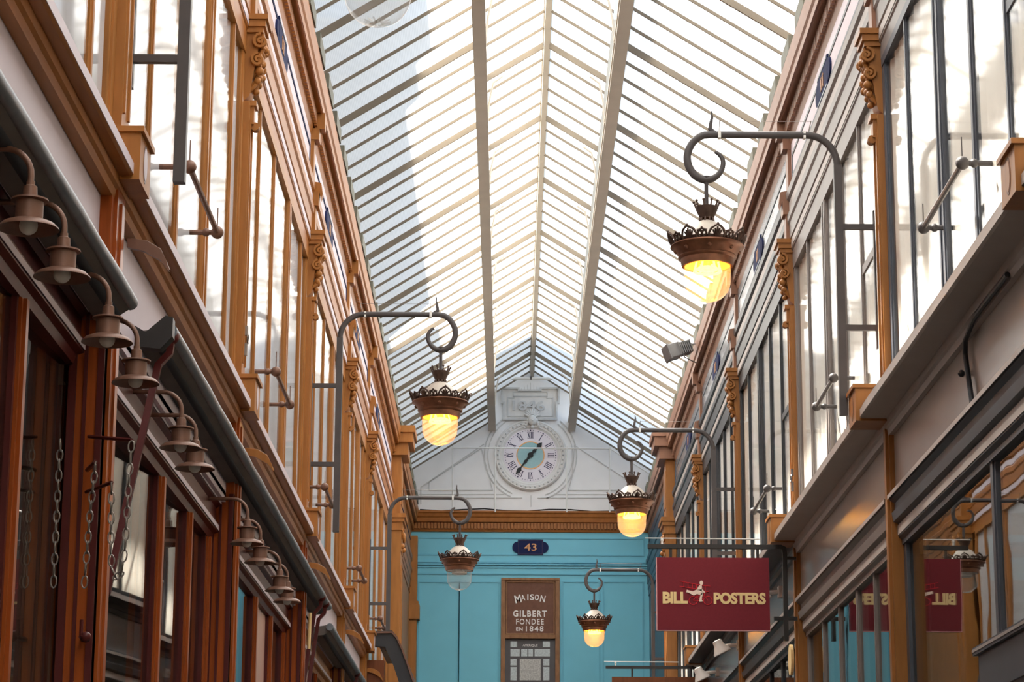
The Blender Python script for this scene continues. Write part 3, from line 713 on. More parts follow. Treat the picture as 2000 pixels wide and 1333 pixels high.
for p in (962, 1037, 1115):
    b = MB(); q = rp(p, 739); b.ball(q, .035, 10, 8); obj('clamp', b, 'iron', r, smooth=True)
b = MB(); b.tube([(onY(820 + 42 * k, 996 + 2.5 * math.sin(k * 1.7), GY - .06)[0], GY - .06, onY(820, 996 + 2.5 * math.sin(k * 1.7), GY - .06)[1]) for k in range(11)], .012, 6)
tag(obj('cable', b, 'cable', smooth=True), 'dark cable lying along the foot of the white gable above the brown cornice', 'cable')

# ------------------------------------------------------------------ number plaques on the friezes
for s in (-1, 1):
    for i, (a, c) in enumerate(bays(s)):
        if i == 0: continue
        y = (a + c) / 2 - (.35 if s < 0 else -.2); 
        if i == 5: y = a + 2.2
        r = empty('number_plaque', (FX(s, 0), y, 6.2), 'dark blue number plaque on the %s frieze, %s' % (SIDE[s], ORD[i]), 'plaque', 'number plaques on the %s frieze' % SIDE[s])
        b = MB(); ubox(b, s, .004, .022, y - .3, y + .3, 6.2, 6.46)
        b.prism([(y - .3 + .14 * math.cos(t), 6.33 + .09 * math.sin(t)) for t in [(90 + 15 * k) * PI / 180 for k in range(13)]], 'x', FX(s, .004), FX(s, .02))
        b.prism([(y + .3 + .14 * math.cos(t), 6.33 + .09 * math.sin(t)) for t in [(-90 + 15 * k) * PI / 180 for k in range(13)]], 'x', FX(s, .004), FX(s, .02))
        obj('plate', b, 'plaque', r)
        b = MB(); ubox(b, s, .022, .026, y - .28, y + .28, 6.215, 6.23); ubox(b, s, .022, .026, y - .28, y + .28, 6.43, 6.445); obj('plate_rim', b, 'zinc', r)
        mb = MB()
        for q in (-.05, .05):
            ubox(mb, s, .022, .027, y + q - .012, y + q + .012, 6.28, 6.385); ubox(mb, s, .022, .027, y + q - .028, y + q + .028, 6.37, 6.385); ubox(mb, s, .022, .027, y + q - .028, y + q + .028, 6.28, 6.292)
        obj('number', mb, 'goldtext', r)

# ------------------------------------------------------------------ lanterns on iron brackets (local: a = inward)
def lantern(s, label, lit):
    d = -s     # x direction towards the passage
    r = empty('hanging_lantern', (0, 0, 0), label, 'lantern', 'crowned lanterns on iron brackets')
    ax = 1.10; P = lambda a, z: (d * a, 0, z)
    # bracket: wall plate, two stays, upright, arm
    b = MB(); b.box(0, d * .012, -.02, .02, 3.62, 4.55)
    for z in (3.76, 4.44): b.box(0, d * .235, -.017, .017, z - .018, z + .018)
    b.tube([P(.235, 3.18), P(.235, 4.86)] , .026, 4, square=True)
    arc = [P(.235 + .2 * (1 - math.cos(t)), 4.86 + .21 * math.sin(t)) for t in [PI / 2 * k / 10 for k in range(11)]]
    b.tube(arc + [P(ax - .07, 5.07)], .024, 10)
    br = obj('bracket', b, 'iron', r, smooth=True, local=True)
    b = MB(); b.box(d * (ax - .10), d * (ax - .08), -.024, .024, 5.044, 5.096); b.box(d * .44, d * .455, -.022, .022, 5.046, 5.094); obj('collar', b, 'rod', br, local=True)
    b = MB(); b.tube([P(ax - .09, 5.09), P(ax - .095, 5.17)], .003, 4); b.tube([P(.42, 5.09), P(.4, 5.17)], .003, 4); b.tube([P(ax - .095, 5.165), P(.4, 5.165)], .0016, 4); obj('bird_wire', b, 'steel', br, local=True)
    pts = [(-.075, 5.07), (-.03, 5.07), (.03, 5.06), (.085, 5.015), (.12, 4.94), (.118, 4.865), (.085, 4.80), (.035, 4.765), (-.02, 4.76), (-.07, 4.785), (-.105, 4.835), (-.112, 4.89), (-.09, 4.93), (-.06, 4.95)]
    pts = [(ax + a, z) for a, z in pts]; fine = []
    for i in range(len(pts) - 1):     # catmull-rom
        p0 = pts[max(0, i - 1)]; p1 = pts[i]; p2 = pts[i + 1]; p3 = pts[min(len(pts) - 1, i + 2)]
        for k in range(5):
            t = k / 5; f = lambda q: .5 * (2 * p1[q] + (p2[q] - p0[q]) * t + (2 * p0[q] - 5 * p1[q] + 4 * p2[q] - p3[q]) * t * t + (3 * p1[q] - p0[q] - 3 * p2[q] + p3[q]) * t ** 3)
            fine.append((f(0), f(1)))
    fine.append(pts[-1]); N = len(fine)
    b = MB(); b.tube([P(a, z) for a, z in fine], [.024 + .003 * math.sin(PI * k / N) if k < N * .6 else .025 - .015 * (k - N * .6) / (N * .4) for k in range(N)], 10)
    b.tube([P(ax - .06, 5.08), P(ax - .03, 5.11), P(ax - .035, 5.15), P(ax - .045, 5.19), P(ax - .04, 5.235)], [.02, .016, .012, .009, .003], 8)
    b.tube([P(ax, 4.765), P(ax, 4.56)], .014, 8); b.tube([P(ax, 4.78), P(ax, 4.73)], [.03, .016], 8)
    obj('scroll', b, 'iron', r, smooth=True, local=True)
    X = d * ax
    # small crown
    b = MB(); b.lathe([(.03, 4.565), (.06, 4.575), (.075, 4.57), (.07, 4.545), (.055, 4.515), (.045, 4.49), (.02, 4.48)], 20, X)
    for k in range(10):
        a = 2 * PI * k / 10; c, q = math.cos(a), math.sin(a)
        b.tube([(X + .07 * c, .07 * q, 4.56), (X + .082 * c, .082 * q, 4.595)], .006, 5); b.ball((X + .085 * c, .085 * q, 4.602), .010, 6, 5)
        b.tube([(X + .045 * c, .045 * q, 4.495), (X + .048 * c, .048 * q, 4.455)], .007, 5)
    b.lathe([(.03, 4.5), (.03, 4.46)], 12, X)
    obj('small_crown', b, 'filig', r, smooth=True, local=True)
    b = MB(); b.lathe([(.04, 4.475), (.08, 4.455), (.125, 4.41), (.165, 4.35), (.19, 4.31), (.2, 4.285)], 28, X, cap=False); obj('dome', b, 'enamel', r, smooth=True, local=True)
    # filigree gallery
    b = MB()
    b.lathe([(.222, 4.295), (.236, 4.325), (.230, 4.327), (.215, 4.297)], 40, X, closed=True)
    for k in range(8):
        a0 = 2 * PI * (k + .25) / 8
        def Q(da, h):      # point on the flaring gallery: da along the circumference (m), h height 0..0.1
            rr = .228 + .38 * h; a = a0 + da / .235; return (X + rr * math.cos(a), rr * math.sin(a), 4.305 + h * .85)
        b.tube([Q(-.05, .0), Q(-.052, .03), Q(-.038, .062), Q(-.016, .082), Q(0, .09), Q(.016, .082), Q(.038, .062), Q(.052, .03), Q(.05, .0)], .0085, 5)
        for t in (-.028, -.014, 0, .014, .028): b.tube([Q(t * .3, .005), Q(t, .075 - abs(t) * .8)], .0062, 4)
        b.ball(Q(0, .098), .009, 6, 5)
        for da in (.074, .102):
            b.tube([Q(da + .013 * math.cos(t), .028 + .02 * math.sin(t)) for t in [2 * PI * j / 8 for j in range(8)]], .0075, 4, closed=True)
        b.tube([Q(.055, .05), Q(.088, .062), Q(.12, .05)], .0075, 4); b.ball(Q(.088, .068), .008, 6, 5)
    obj('filigree_gallery', b, 'filig', r, smooth=True, local=True)
    b = MB(); b.lathe([(.19, 4.295), (.236, 4.305), (.242, 4.295), (.222, 4.285), (.212, 4.27), (.198, 4.25), (.186, 4.235), (.192, 4.228), (.188, 4.218), (.176, 4.21), (.172, 4.185), (.166, 4.165), (.150, 4.165), (.152, 4.2), (.17, 4.24), (.19, 4.28)], 40, X, closed=True)
    for k in range(8):
        a = 2 * PI * k / 8; b.ball((X + .206 * math.cos(a), .206 * math.sin(a), 4.262), .014, 8, 6)
    obj('copper_body', b, 'copper', r, smooth=True, local=True)
    b = MB(); prof = [(.151, 4.19), (.152, 4.12), (.150, 4.07)] + [(.150 * math.cos(t), 4.065 - .14 * math.sin(t)) for t in [PI / 2 * k / 10 for k in range(1, 10)]] + [(.004, 3.925)]
    b.lathe(prof, 32, X, cap=False); gl = obj('globe', b, 'globelit' if lit else 'globe', r, smooth=True, local=True)
    if lit == 2 or True:
        b = MB()
        for k in range(14):
            a = 2 * PI * k / 14; b.tube([(X + .02 * math.cos(a), .02 * math.sin(a), 3.934), (X + .062 * math.cos(a), .062 * math.sin(a), 3.944)], .004, 4)
        obj('moulded_rib', b, 'globelit' if lit else 'globe', gl, local=True)
    b = MB(); b.lathe([(.148, 4.17), (.10, 4.21), (.0, 4.22)], 24, X, cap=False); obj('reflector', b, 'reflect' if lit else 'coiloff', r, smooth=True, local=True)
    b = MB()
    for rr, z in ((.085, 4.135), (.06, 4.15)): b.tube([(X + rr * math.cos(t), rr * math.sin(t), z) for t in [2 * PI * j / 20 for j in range(20)]], .010, 6, closed=True)
    for k in range(6):
        a = 2 * PI * k / 6; b.tube([(X + .085 * math.cos(a), .085 * math.sin(a), 4.135), (X + .07 * math.cos(a), .07 * math.sin(a), 4.2)], .008, 6)
    obj('lamp_coil', b, 'glow' if lit else 'coiloff', r, smooth=True, local=True)
    return r
protoL0 = lantern(-1, 'unlit crowned lantern at the top edge, only its clear globe hanging into view', False); protoL0.location = (XL + .02, 10.45, H)
l1 = lantern(-1, 'lit crowned lantern on an iron bracket from the left front, larger of the lit left one', True); l1.location = (XL + .03, 20.5, H); l1['label'] = 'lit crowned lantern with copper body on the left front above the clock level'
l2 = dup(protoL0, (XL + .015, 29.9, 0), 'unlit crowned lantern with clear globe in front of the turquoise end wall')
r1 = lantern(1, 'largest lit crowned lantern, on a tall iron bracket from the right front', True); r1.location = (XR - .04, 15.5, H)
r2 = dup(r1, (XR - .04, 25.55, 0), 'lit crowned lantern on the right front just above the burgundy sign')
r3 = dup(r1, (XR - .07, 36.2, 0), 'smallest lit crowned lantern, hanging low before the turquoise wall at right')
# real light of the lit coils
for o in (l1, r1, r2, r3):
    s = -1 if o is l1 else 1
    pt = bpy.data.lights.new('lantern_light', 'POINT'); pt.energy = .7; pt.color = (1, .78, .45); pt.shadow_soft_size = .06
    po = bpy.data.objects.new('lantern_light', pt); COL.objects.link(po); po.parent = o; po.location = (-s * 1.10, 0, 4.08)

# ------------------------------------------------------------------ handrails in front of the opening windows
def rail(s, y0, y1, z, label, first=[None]):
    m = 'wood' if s < 0 else 'iron'; x = FX(s, .12); Lr = y1 - y0
    r = empty('window_rail', (FX(s, 0), y0, z), label, 'rail', 'handrails of the %s windows' % SIDE[s])
    b = MB(); b.tube([(x, y0, z), (x, y1, z)], .016, 8); obj('bar', b, 'bronze' if s < 0 else 'iron', r, smooth=True)
    for y in (y0, y1):
        b = MB(); b.ball((x, y, z), .036, 10, 8); b.tube([(x, y, z), (FX(s, -.03), y, z)], .015, 8); b.ball((FX(s, .06), y, z), .024, 8, 6); b.tube([(x, y, z + .03), (x, y, z + .14)], .003, 4); obj('knob_bracket', b, 'bronze' if s < 0 else 'iron', r, smooth=True)
for i, (y0, y1) in enumerate(((11.75, 12.95), (16.45, 17.55), (21.05, 22.0), (26.1, 27.1), (30.6, 31.6))):
    rail(-1, y0, y1, 3.66, 'brown metal handrail with knob ends outside the left upper window, %s' % ORD[i + 1])
for i, (y0, y1) in enumerate(((12.0, 13.2), (17.1, 18.1), (21.7, 22.95), (26.7, 27.8))):
    rail(1, y0, y1, 3.78, 'grey metal handrail with knob ends outside the right upper window, %s' % ORD[i + 1])
# ring pulls on pilasters
def ring(s, y, z, label):
    b = MB(); x = FX(s, .07)
    b.tube([(x, y + .03 * math.cos(t), z + .03 * math.sin(t)) for t in [2 * PI * k / 14 for k in range(14)]], .006, 6, closed=True)
    b.box(FX(s, .05), x, y - .012, y + .012, z + .02, z + .08); b.box(FX(s, .05), x, y - .012, y + .012, z - .11, z - .03)
    tag(obj('ring_hook', b, 'steel' if s < 0 else 'iron', smooth=True), label, 'hook', 'ring hooks')
y, z = onX(484, 662, FX(-1, .07)); ring(-1, y, z, 'small metal ring hook on the second left pilaster')
y, z = onX(1545, 935, FX(1, .07)); ring(1, y, z, 'small metal ring hook on the right pilaster above the burgundy sign')

# ------------------------------------------------------------------ shop fronts, ground floor
def shop(s, i, a, c, label):
    r = empty('shopfront', (FX(s, 0), a, -H), label, 'shopfront')
    if s < 0:
        v = -.13                     # recessed glazing
        fm = 'maroon' if c < 21 else 'wood'
        b = MB(); uprism(b, s, [(-.2, 2.56), (-.2, 2.26), (-.1, 2.26), (-.09, 2.30), (-.06, 2.31), (-.055, 2.36), (-.075, 2.38), (-.075, 2.46), (-.05, 2.48), (-.045, 2.52), (-.02, 2.53), (-.02, 2.56)], a + .16, c - .16); obj('fascia', b, fm, r)
        b = MB(); ubox(b, s, -.046, -.043, a + .16, c - .16, 2.484, 2.515); ubox(b, s, -.056, -.053, a + .16, c - .16, 2.32, 2.35); obj('moulding_highlight', b, 'mauve', r)  # mauve strips paint a highlight along the fascia mouldings
        if i < 3: ys = [(a + .30, .05), (a + 2.55, .07), (a + 3.7, .055), (c - .3, .05)]
        if i == 0: ys = ys[:3]
        if i >= 3: ys = [(a + .32, .07), (a + 1.6, .07), (a + 3.1, .07), (c - .3, .06)]
        for k, (y, hw) in enumerate(ys):
            b = MB(); ubox(b, s, -.24, -.095, y - hw, y + hw, -H, 2.26); ubox(b, s, -.095, -.08, y - hw * .6, y + hw * .25, -H, 2.26); 
            p = obj('post', b, 'woodo', r)
            b = MB(); ubox(b, s, -.2, -.108, y + hw, y + hw + .04, -H, 2.26); ubox(b, s, -.2, -.108, y - hw - .03, y - hw, -H, 2.26); obj('dark_bead', b, 'maroon', p)
        prev = a + .16
        for k, (y, hw) in enumerate(ys + [(c - .16, 0)]):
            y1 = y - hw - .03
            if y1 - prev > .12:
                if i >= 2 and k in (1, 2) and i != 9:
                    if i == 2 and k == 1:
                        g = MB(); ubox(g, s, v, v - .006, prev, y1, -1.0, 2.26); obj('glass_pane', g, 'shopglass', r)
                    else:
                        g = MB(); ubox(g, s, v, v - .03, prev, y1, -1.0, 2.26); obj('wall_panel', g, 'pinkp', r)
                else:
                    g = MB(); cant = {1: .09, 2: .07, 3: .05 if i == 0 else 0}.get(k, 0) * (y1 - prev) if i < 2 else 0
                    x0_, x1_ = FX(s, v) - cant, FX(s, v)
                    g.prism([(x0_, prev), (x1_, y1), (x1_ - .006, y1), (x0_ - .006, prev)], 'z', -1.0, 2.26); obj('glass_pane', g, 'shopglass', r)
                    if k == 2:
                        g = MB(); ubox(g, s, v - .03, v + .02, prev, y1, 1.06, 1.16); obj('transom', g, 'maroon', r)
            prev = y + hw + .04
        b = MB(); ubox(b, s, -.2, -.05, a + .16, c - .16, -H, -1.0); obj('stall_riser', b, 'woodd', r)
    else:
        fm = 'slate' if i <= 1 else 'taupe' if i == 2 else 'dark'; v = -.06
        zt_ = 2.30
        b = MB(); uprism(b, s, [(-.12, 2.63), (-.12, zt_), (-.03, zt_), (-.03, zt_ + .03), (-.01, zt_ + .05), (-.01, zt_ + .13), (.02, zt_ + .145), (.03, zt_ + .2), (.01, zt_ + .22), (.01, zt_ + .26), (.04, zt_ + .28), (.05, zt_ + .31), (.03, zt_ + .33)], a + .07, c - .07) ; obj('fascia', b, fm, r)
        b = MB(); ubox(b, s, .05, .054, a + .07, c - .07, 2.585, 2.612); ubox(b, s, -.008, -.005, a + .07, c - .07, 2.36, 2.42); obj('moulding_highlight', b, 'ledge' if c < 26 else 'paneld', r)  # pale strips put the highlight lines of the dark fascia into colour
        for ya, yb_ in ((a + .07, a + .17), (c - .17, c - .07)): b = MB(); ubox(b, s, -.12, -.04, ya, yb_, -H, zt_); obj('jamb', b, fm, r)
        if i == 1: ms = [(12.38, .09)]
        elif i == 2: ms = [(a + .6, .035), (a + 1.25, .035), (a + 2.1, .06), (a + 3.05, .035), (a + 4.0, .035)]
        else: ms = [(a + .9, .035), (a + 1.9, .05), (a + 2.9, .035), (a + 3.9, .05)]
        prev = a + .17
        for k, (y, hw) in enumerate(ms + [(c - .17, 0)]):
            g = MB(); ubox(g, s, v, v - .006, prev, y - hw, -1.0, zt_); obj('glass_pane', g, 'shopglass', r); prev = y + hw
            if hw:
                b = MB(); ubox(b, s, -.12, -.048, y - hw * .7, y + hw * .7, -H, zt_); ubox(b, s, -.048, -.04, y - hw * .35, y + hw * .35, -H, zt_); obj('mullion', b, fm, r)
        if i == 1:      # lower boxed panel with sill near the camera
            b = MB(); ubox(b, s, -.1, .03, a + .2, 12.55, .75, 1.33); ubox(b, s, -.1, .05, a + .18, 12.6, 1.33, 1.37); ubox(b, s, .03, .04, a + .3, 12.45, 1.12, 1.15); bx_ = obj('boxed_panel', b, fm, r)
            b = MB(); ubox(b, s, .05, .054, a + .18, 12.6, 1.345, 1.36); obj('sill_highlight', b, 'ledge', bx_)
        b = MB(); ubox(b, s, -.12, 0, a + .07, c - .07, -H, -1.0); obj('stall_riser', b, fm, r)
M['pinkp'] = mat('pinkish brown satin panel', (206, 166, 150), .3, var=.08, scale=3, stretch=(1, 1, .3))
DL = ['near shop bay at the lower left corner', 'orange posted shop bay behind the gooseneck lamps', 'shop bay with pink lettered panels in the left middle', 'left shop bay under the farther grey awning', 'last left shop bay before the dark hood']
DR = ['right shop bay closest to the camera', 'slate framed shop window reflecting the burgundy sign', 'taupe framed shop window with narrow panes and orange corner post', 'dark framed shop window below the burgundy sign', 'dark shop bay behind the white spotlights']
for s in (-1, 1):
    for i, (a, c) in enumerate(bays(s)[:5]):
        shop(s, i, a, c, (DL if s < 0 else DR)[i])
# partitions between the shops so interiors read as rooms
for s in (-1, 1):
    b = MB()
    for y in (LY if s < 0 else RY)[1:]: ubox(b, s, -.2, -2.1, y - .04, y + .04, -H, 3.0)
    tag(obj('wall_' + SIDE[s], b, 'innerd'), kind='structure')
# faint etched lettering on pink panel
# ------------------------------------------------------------------ gooseneck lamps
def goose():
    r = empty('gooseneck_lamp', (0, 0, 0), '', 'lamp', 'brown gooseneck lamps over the left shopfront')
    # origin on the fascia, lamp axis at x=.26 ; z=0 is arm height
    b = MB(); b.tube([(0, 0, 0), (.17, 0, 0)] + [(.17 + .09 * math.sin(t), 0, -.09 + .09 * math.cos(t)) for t in [PI / 2 * k / 8 for k in range(1, 9)]] + [(.26, 0, -.125)], .0105, 10); obj('arm', b, 'bronze', r, smooth=True, local=True)
    b = MB(); b.ball((.0, 0, 0), .035, 12, 8); b.v = [(v[0] * .8, v[1], v[2]) for v in b.v]
    for k in range(6):
        a = 2 * PI * k / 6; b.ball((-.01, .045 * math.cos(a), .045 * math.sin(a)), .024, 8, 6)
    obj('rosette_mount', b, 'bronze', r, smooth=True, local=True)
    b = MB(); b.lathe([(.0, -.11), (.014, -.112), (.014, -.125), (.022, -.13), (.024, -.165), (.03, -.168), (.060, -.173), (.061, -.179), (.046, -.182), (.045, -.245), (.049, -.25), (.0, -.25)], 24, .26, cap=False); obj('socket_housing', b, 'bronze', r, smooth=True, local=True)
    b = MB(); b.lathe([(.042, -.243), (.06, -.246), (.085, -.256), (.099, -.270), (.1, -.274), (.096, -.273), (.082, -.261), (.058, -.252), (.042, -.249)], 36, .26, closed=True); obj('shade', b, 'bronze', r, smooth=True, local=True)
    b = MB(); b.ball((.26, 0, -.262), .031, 14, 10); obj('bulb', b, 'bulb', r, smooth=True, local=True)
    return r
g0 = goose(); gp = [7.69, 8.31, 9.3, 10.05, 11.5, 12.05, 14.55, 15.35, 16.7, 17.3]
GL = ['nearest of the row, cut by the picture edge', 'just behind the nearest one', 'third along, before the awning end', 'fourth along, beside the maroon awning arm', 'fifth along, above the second post', 'sixth along, above the second post', 'seventh along, above the third post', 'eighth along, partner of the seventh', 'second last of the row', 'last of the row near the folded awning arm']
for k, y in enumerate(gp):
    lab = 'brown gooseneck lamp, ' + GL[k]
    if k == 0: g0.location = (-1.83, y, 2.455 + H); g0['label'] = lab
    else: dup(g0, (-1.83, y, 2.455), lab)

# ------------------------------------------------------------------ awnings
def cp0(px_, py_, Y=20.6): x, z = onY(px_, py_, Y); return (x, Y, z)
def awning(y0, y1, z, label, arms, dark=False):
    r = empty('awning', (-1.6, y0, z), label, 'awning', 'rolled awnings on the left')
    b = MB(); nseg = int((y1 - y0) / .45); b.tube([(-1.605, y0 + (y1 - y0) * k / nseg, z) for k in range(nseg + 1)], [.033 + (.003 if k % 2 else 0) for k in range(nseg + 1)], 12); obj('roll_cover', b, 'zinc', r, smooth=True)
    b = MB(); b.prism([(-1.60, z - .03), (-1.66, z - .07), (-1.747, z - .08), (-1.747, z + .0), (-1.62, z + .02)], 'y', y0 + .02, y1 - .02); obj('canvas', b, 'canvas', r)
    b = MB(); b.tube([(-1.665, y0 + .03, z - .045), (-1.665, y1 - .03, z - .045)], .03, 10); obj('canvas_roll', b, 'canvasd', r, smooth=True)
    for (ya, yb_, zl) in arms:
        b = MB(); b.tube([(-1.60, ya, z - .0), (-1.61, ya, z - .1), (-1.66, ya - .01, z - .16), (-1.80, yb_, zl)], .016, 4, square=True); b.ball((-1.81, yb_, zl), .028, 10, 8); b.ball((-1.605, ya, z - .02), .04, 10, 8); obj('folding_arm', b, 'maroon', r, smooth=True)
    return r
awning(5.4, 10.05, 2.53, 'grey rolled awning at the left picture edge', [])
awning(11.25, 21.7, 2.70, 'long grey rolled awning above the gooseneck lamps', [(11.3, 10.95, 1.42), (20.9, 20.7, 1.35), (21.35, 21.2, 1.35)])
awning(21.95, 27.4, 2.55, 'farther grey rolled awning at the bottom of the left front', [(26.0, 26.0, 1.9)])
b = MB(); b.tube([cp0(606, 1198), cp0(603, 1268)], .014, 8); tag(obj('awning_pole', b, 'letters', smooth=True), 'short pale yellow pole between the folded maroon awning arms', 'pole')
# end cap of the long awning
b = MB(); b.prism([(-1.80, 2.72), (-1.70, 2.66), (-1.61, 2.74), (-1.575, 2.73), (-1.575, 2.64), (-1.63, 2.58), (-1.80, 2.60)], 'y', 11.12, 11.2); tag(obj('awning_end_bracket', b, 'black'), 'black bracket closing the near end of the long grey awning', 'bracket')

# chains
def chain(pts, label, ll=.05):
    b = MB(); P = [Vector(p) for p in pts]; d = 0; k = 0
    seg = []; 
    for i in range(len(P) - 1):
        L = (P[i + 1] - P[i]).length; nn = max(1, int(L / (ll * .78)))
        for q in range(nn): seg.append((P[i].lerp(P[i + 1], q / nn), P[i].lerp(P[i + 1], (q + 1) / nn)))
    for k, (a, c) in enumerate(seg):
        dr = (c - a).normalized(); m = (a + c) / 2; u = Vector((1, 0, 0)) if k % 2 else Vector((0, 1, 0)); u = (u - dr * u.dot(dr)).normalized()
        b.tube([m + dr * (ll * .5 * math.cos(t)) + u * (.012 * math.sin(t)) for t in [2 * PI * j / 10 for j in range(10)]], .0035, 5, closed=True)
    tag(obj('chain', b, 'steel', smooth=True), label, 'chain', 'chains hanging on the left shopfront')
def cp(px_, py_, Y): x, z = onY(px_, py_, Y); return (x, Y, z)
Yc = 9.75
chain([cp(187, 905, Yc), cp(176, 1000, Yc), cp(168, 1100, Yc), cp(164, 1150, Yc)], 'steel chain hanging straight down in front of the orange post')
chain([cp(218, 945, Yc), cp(216, 1080, Yc), cp(219, 1112, Yc), cp(226, 1128, Yc), cp(236, 1122, Yc), cp(244, 1075, Yc), cp(251, 950, Yc), cp(257, 862, Yc)], 'steel chain looped in a U before the shop glass')
chain([cp(118, 860, Yc), cp(113, 960, Yc), cp(108, 1060, Yc), cp(104, 1148, Yc)], 'thin steel chain on the left of the brown post')
b = MB(); b.tube([(FX(-1, -.02), 10.02, onY(187, 900, Yc)[1] + .01), cp(187, 903, Yc)], .01, 6); tag(obj('chain_hook', b, 'maroon', smooth=True), 'small hook holding the straight chain on the orange post', 'hook')
b = MB(); b.tube([(FX(-1, -.02), 10.02, onY(237, 900, Yc)[1] + .15), cp(257, 860, Yc)], .008, 6); tag(obj('chain_hook', b, 'maroon', smooth=True), 'higher hook holding the right end of the looped chain', 'hook')
b = MB(); b.tube([(FX(-1, -.02), 10.02, onY(218, 940, Yc)[1]), cp(218, 943, Yc)], .008, 6); tag(obj('chain_hook', b, 'maroon', smooth=True), 'lower hook holding the left end of the looped chain', 'hook')
# crank on the orange post
b = MB(); q = cp(158, 1245, 9.95); b.tube([q, (q[0], q[1], q[2] + .07)], .008, 6); b.ball((q[0] + .02, q[1], q[2]), .022, 10, 8); b.tube([q, (q[0] - .01, q[1] + .12, q[2])], .01, 6)
tag(obj('awning_crank', b, 'maroon', smooth=True), 'maroon awning crank joint low on the orange post', 'crank')
# lit tube inside the first shop
b = MB(); q0 = cp(82, 1400, 10.55); q1 = cp(84, 1255, 10.55); b.tube([q0, q1], .018, 10); tb_ = tag(obj('tube_light', b, 'tube', smooth=True), 'bright vertical tube light behind the shop glass at lower left', 'light')

# ------------------------------------------------------------------ curved dark hood at the end of the left front
r = empty('entrance_hood', (-1.66, 29.3, 2.6), 'dark curved entrance hood at the far end of the left front', 'hood')
def hp(px_, py_, Y=29.4): return onY(px_, py_, Y)
edge = [hp(728, 1237), hp(766, 1236), hp(776, 1248), hp(786, 1270), hp(797, 1300), hp(808, 1333), hp(815, 1370)]
inn = [hp(728, 1262), hp(752, 1264), hp(758, 1278), hp(768, 1300), hp(778, 1330), hp(788, 1380)]
b = MB(); b.prism(edge + inn[::-1], 'y', 29.4, 29.55); obj('front_arch', b, 'dark', r)
b = MB(); N = len(edge); vs = [(p[0], 29.38, p[1]) for p in edge] + [(p[0], 33.0, p[1]) for p in edge] + [(p[0] * 1.0 + .0, 29.38, p[1] + .02) for p in edge] + [(p[0], 33.0, p[1] + .02) for p in edge]
fs = []
for k in range(N - 1): fs += [(k, k + 1, N + k + 1, N + k), (2 * N + k, 3 * N + k, 3 * N + k + 1, 2 * N + k + 1), (k, 2 * N + k, 2 * N + k + 1, k + 1)]
b.add(vs, fs); obj('shell', b, 'dark', r, smooth=True)
b = MB(); b.strip(edge, .02, 29.37, 29.41, closed=False); obj('rim', b, 'bronze', r)
b = MB(); b.box(FX(-1, 0), hp(752, 1300)[0], 29.2, 29.38, -H, 3.0); obj('side_post', b, 'woodd', r)

# ------------------------------------------------------------------ hanging signs on the right
def sign_bracket(r, Y, xo, ztop, xw, m='black', light=True):
    b = MB(); b.box(xo, xw - .12, Y - .018, Y + .018, ztop - .036, ztop)
    b.tube([(xw - .13, Y, ztop - .018), (xw - .1, Y, ztop - .03), (xw - .095, Y, ztop - .07), (xw - .095, Y, ztop - .8)], .019, 4, square=True)
    b.box(xw - .095, xw, Y - .014, Y + .014, ztop - .125, ztop - .1); b.box(xw - .095 - .1, xw, Y - .014, Y + .014, ztop - .63, ztop - .6); obj('bracket', b, m, r)
    if light:
        b = MB(); b.tube([(xo - .02, Y, ztop + .052), (xw - .3, Y, ztop + .048)], .005, 5); b.tube([(xo + .12, Y, ztop), (xo + .12, Y, ztop + .05)], .01, 6); b.ball((xo + .12, Y, ztop + .035), .014, 8, 6); obj('top_wire', b, 'rod', r, smooth=True)
SY = 20.3
(sx0, sz1), (sx1, sz0) = onY(1282.5, 1090, SY), onY(1504, 1233, SY)
r = empty('hanging_sign', (XR - .06, SY, 2.3), 'burgundy hanging sign reading BILL POSTERS with a cyclist emblem', 'sign')
sign_bracket(r, SY, onY(1265, 1067, SY)[0], 3.06, XR - .04)
b = MB(); b.box(sx0, sx1, SY - .02, SY + .02, sz0, sz1); bd = obj('board', b, 'sign', r)
b = MB(); b.box(sx0 - .006, sx0, SY - .02, SY + .02, sz0 - .004, sz1); b.box(sx0, sx1, SY - .02, SY + .02, sz0 - .005, sz0); obj('board_edge', b, 'signedge', bd)
for xx in (onY(1310, 1100, SY)[0], onY(1480, 1100, SY)[0]): b = MB(); b.box(xx - .012, xx + .012, SY - .006, SY + .006, sz1, 3.03); obj('hanger', b, 'black', r)
Yf = SY - .024
def S(px_, py_): return onY(1260 + px_ / 6.347, 1050 + py_ / 6.347, SY)      # pixels of a close view
def stext(st, a, b_, c, d, bold):
    p = S(a, d); q = S(c, b_); return text(st, q[0] - p[0], q[1] - p[1], (p[0] + q[0]) / 2, (p[1] + q[1]) / 2, Yf, .004, bold=bold, font_sp=.95)
for args in (('BILL', 216, 682, 524, 826, .048), ('POSTERS', 848, 692, 1492, 834, .048)):
    obj('lettering', stext(*args), 'letters', bd)
b = MB()
def line(pts, w=.0045, closed=False): b.strip([S(*p) for p in pts], w, Yf - .001, Yf + .004, closed=closed)
for cx_, cy_ in ((594, 788), (775, 788)): line([(cx_ + 52 * math.cos(t), cy_ + 52 * math.sin(t)) for t in [2 * PI * k / 24 for k in range(24)]], closed=True)
line([(594, 788), (628, 735), (735, 728), (775, 788)]); line([(628, 735), (690, 790), (735, 728)]); line([(594, 788), (690, 790)]); line([(735, 728), (728, 700), (760, 690)])
line([(430, 550), (640, 590), (720, 604), (805, 612)]); line([(425, 612), (640, 648)]); line([(740, 676), (790, 680)])
for k in range(4): x_ = 478 + 52 * k; line([(x_, 560 + 9 * k), (x_, 620 + 8 * k)])
line([(742, 606), (742, 680)])
obj('bicycle_and_ladder', b, 'red', bd)
b = MB()
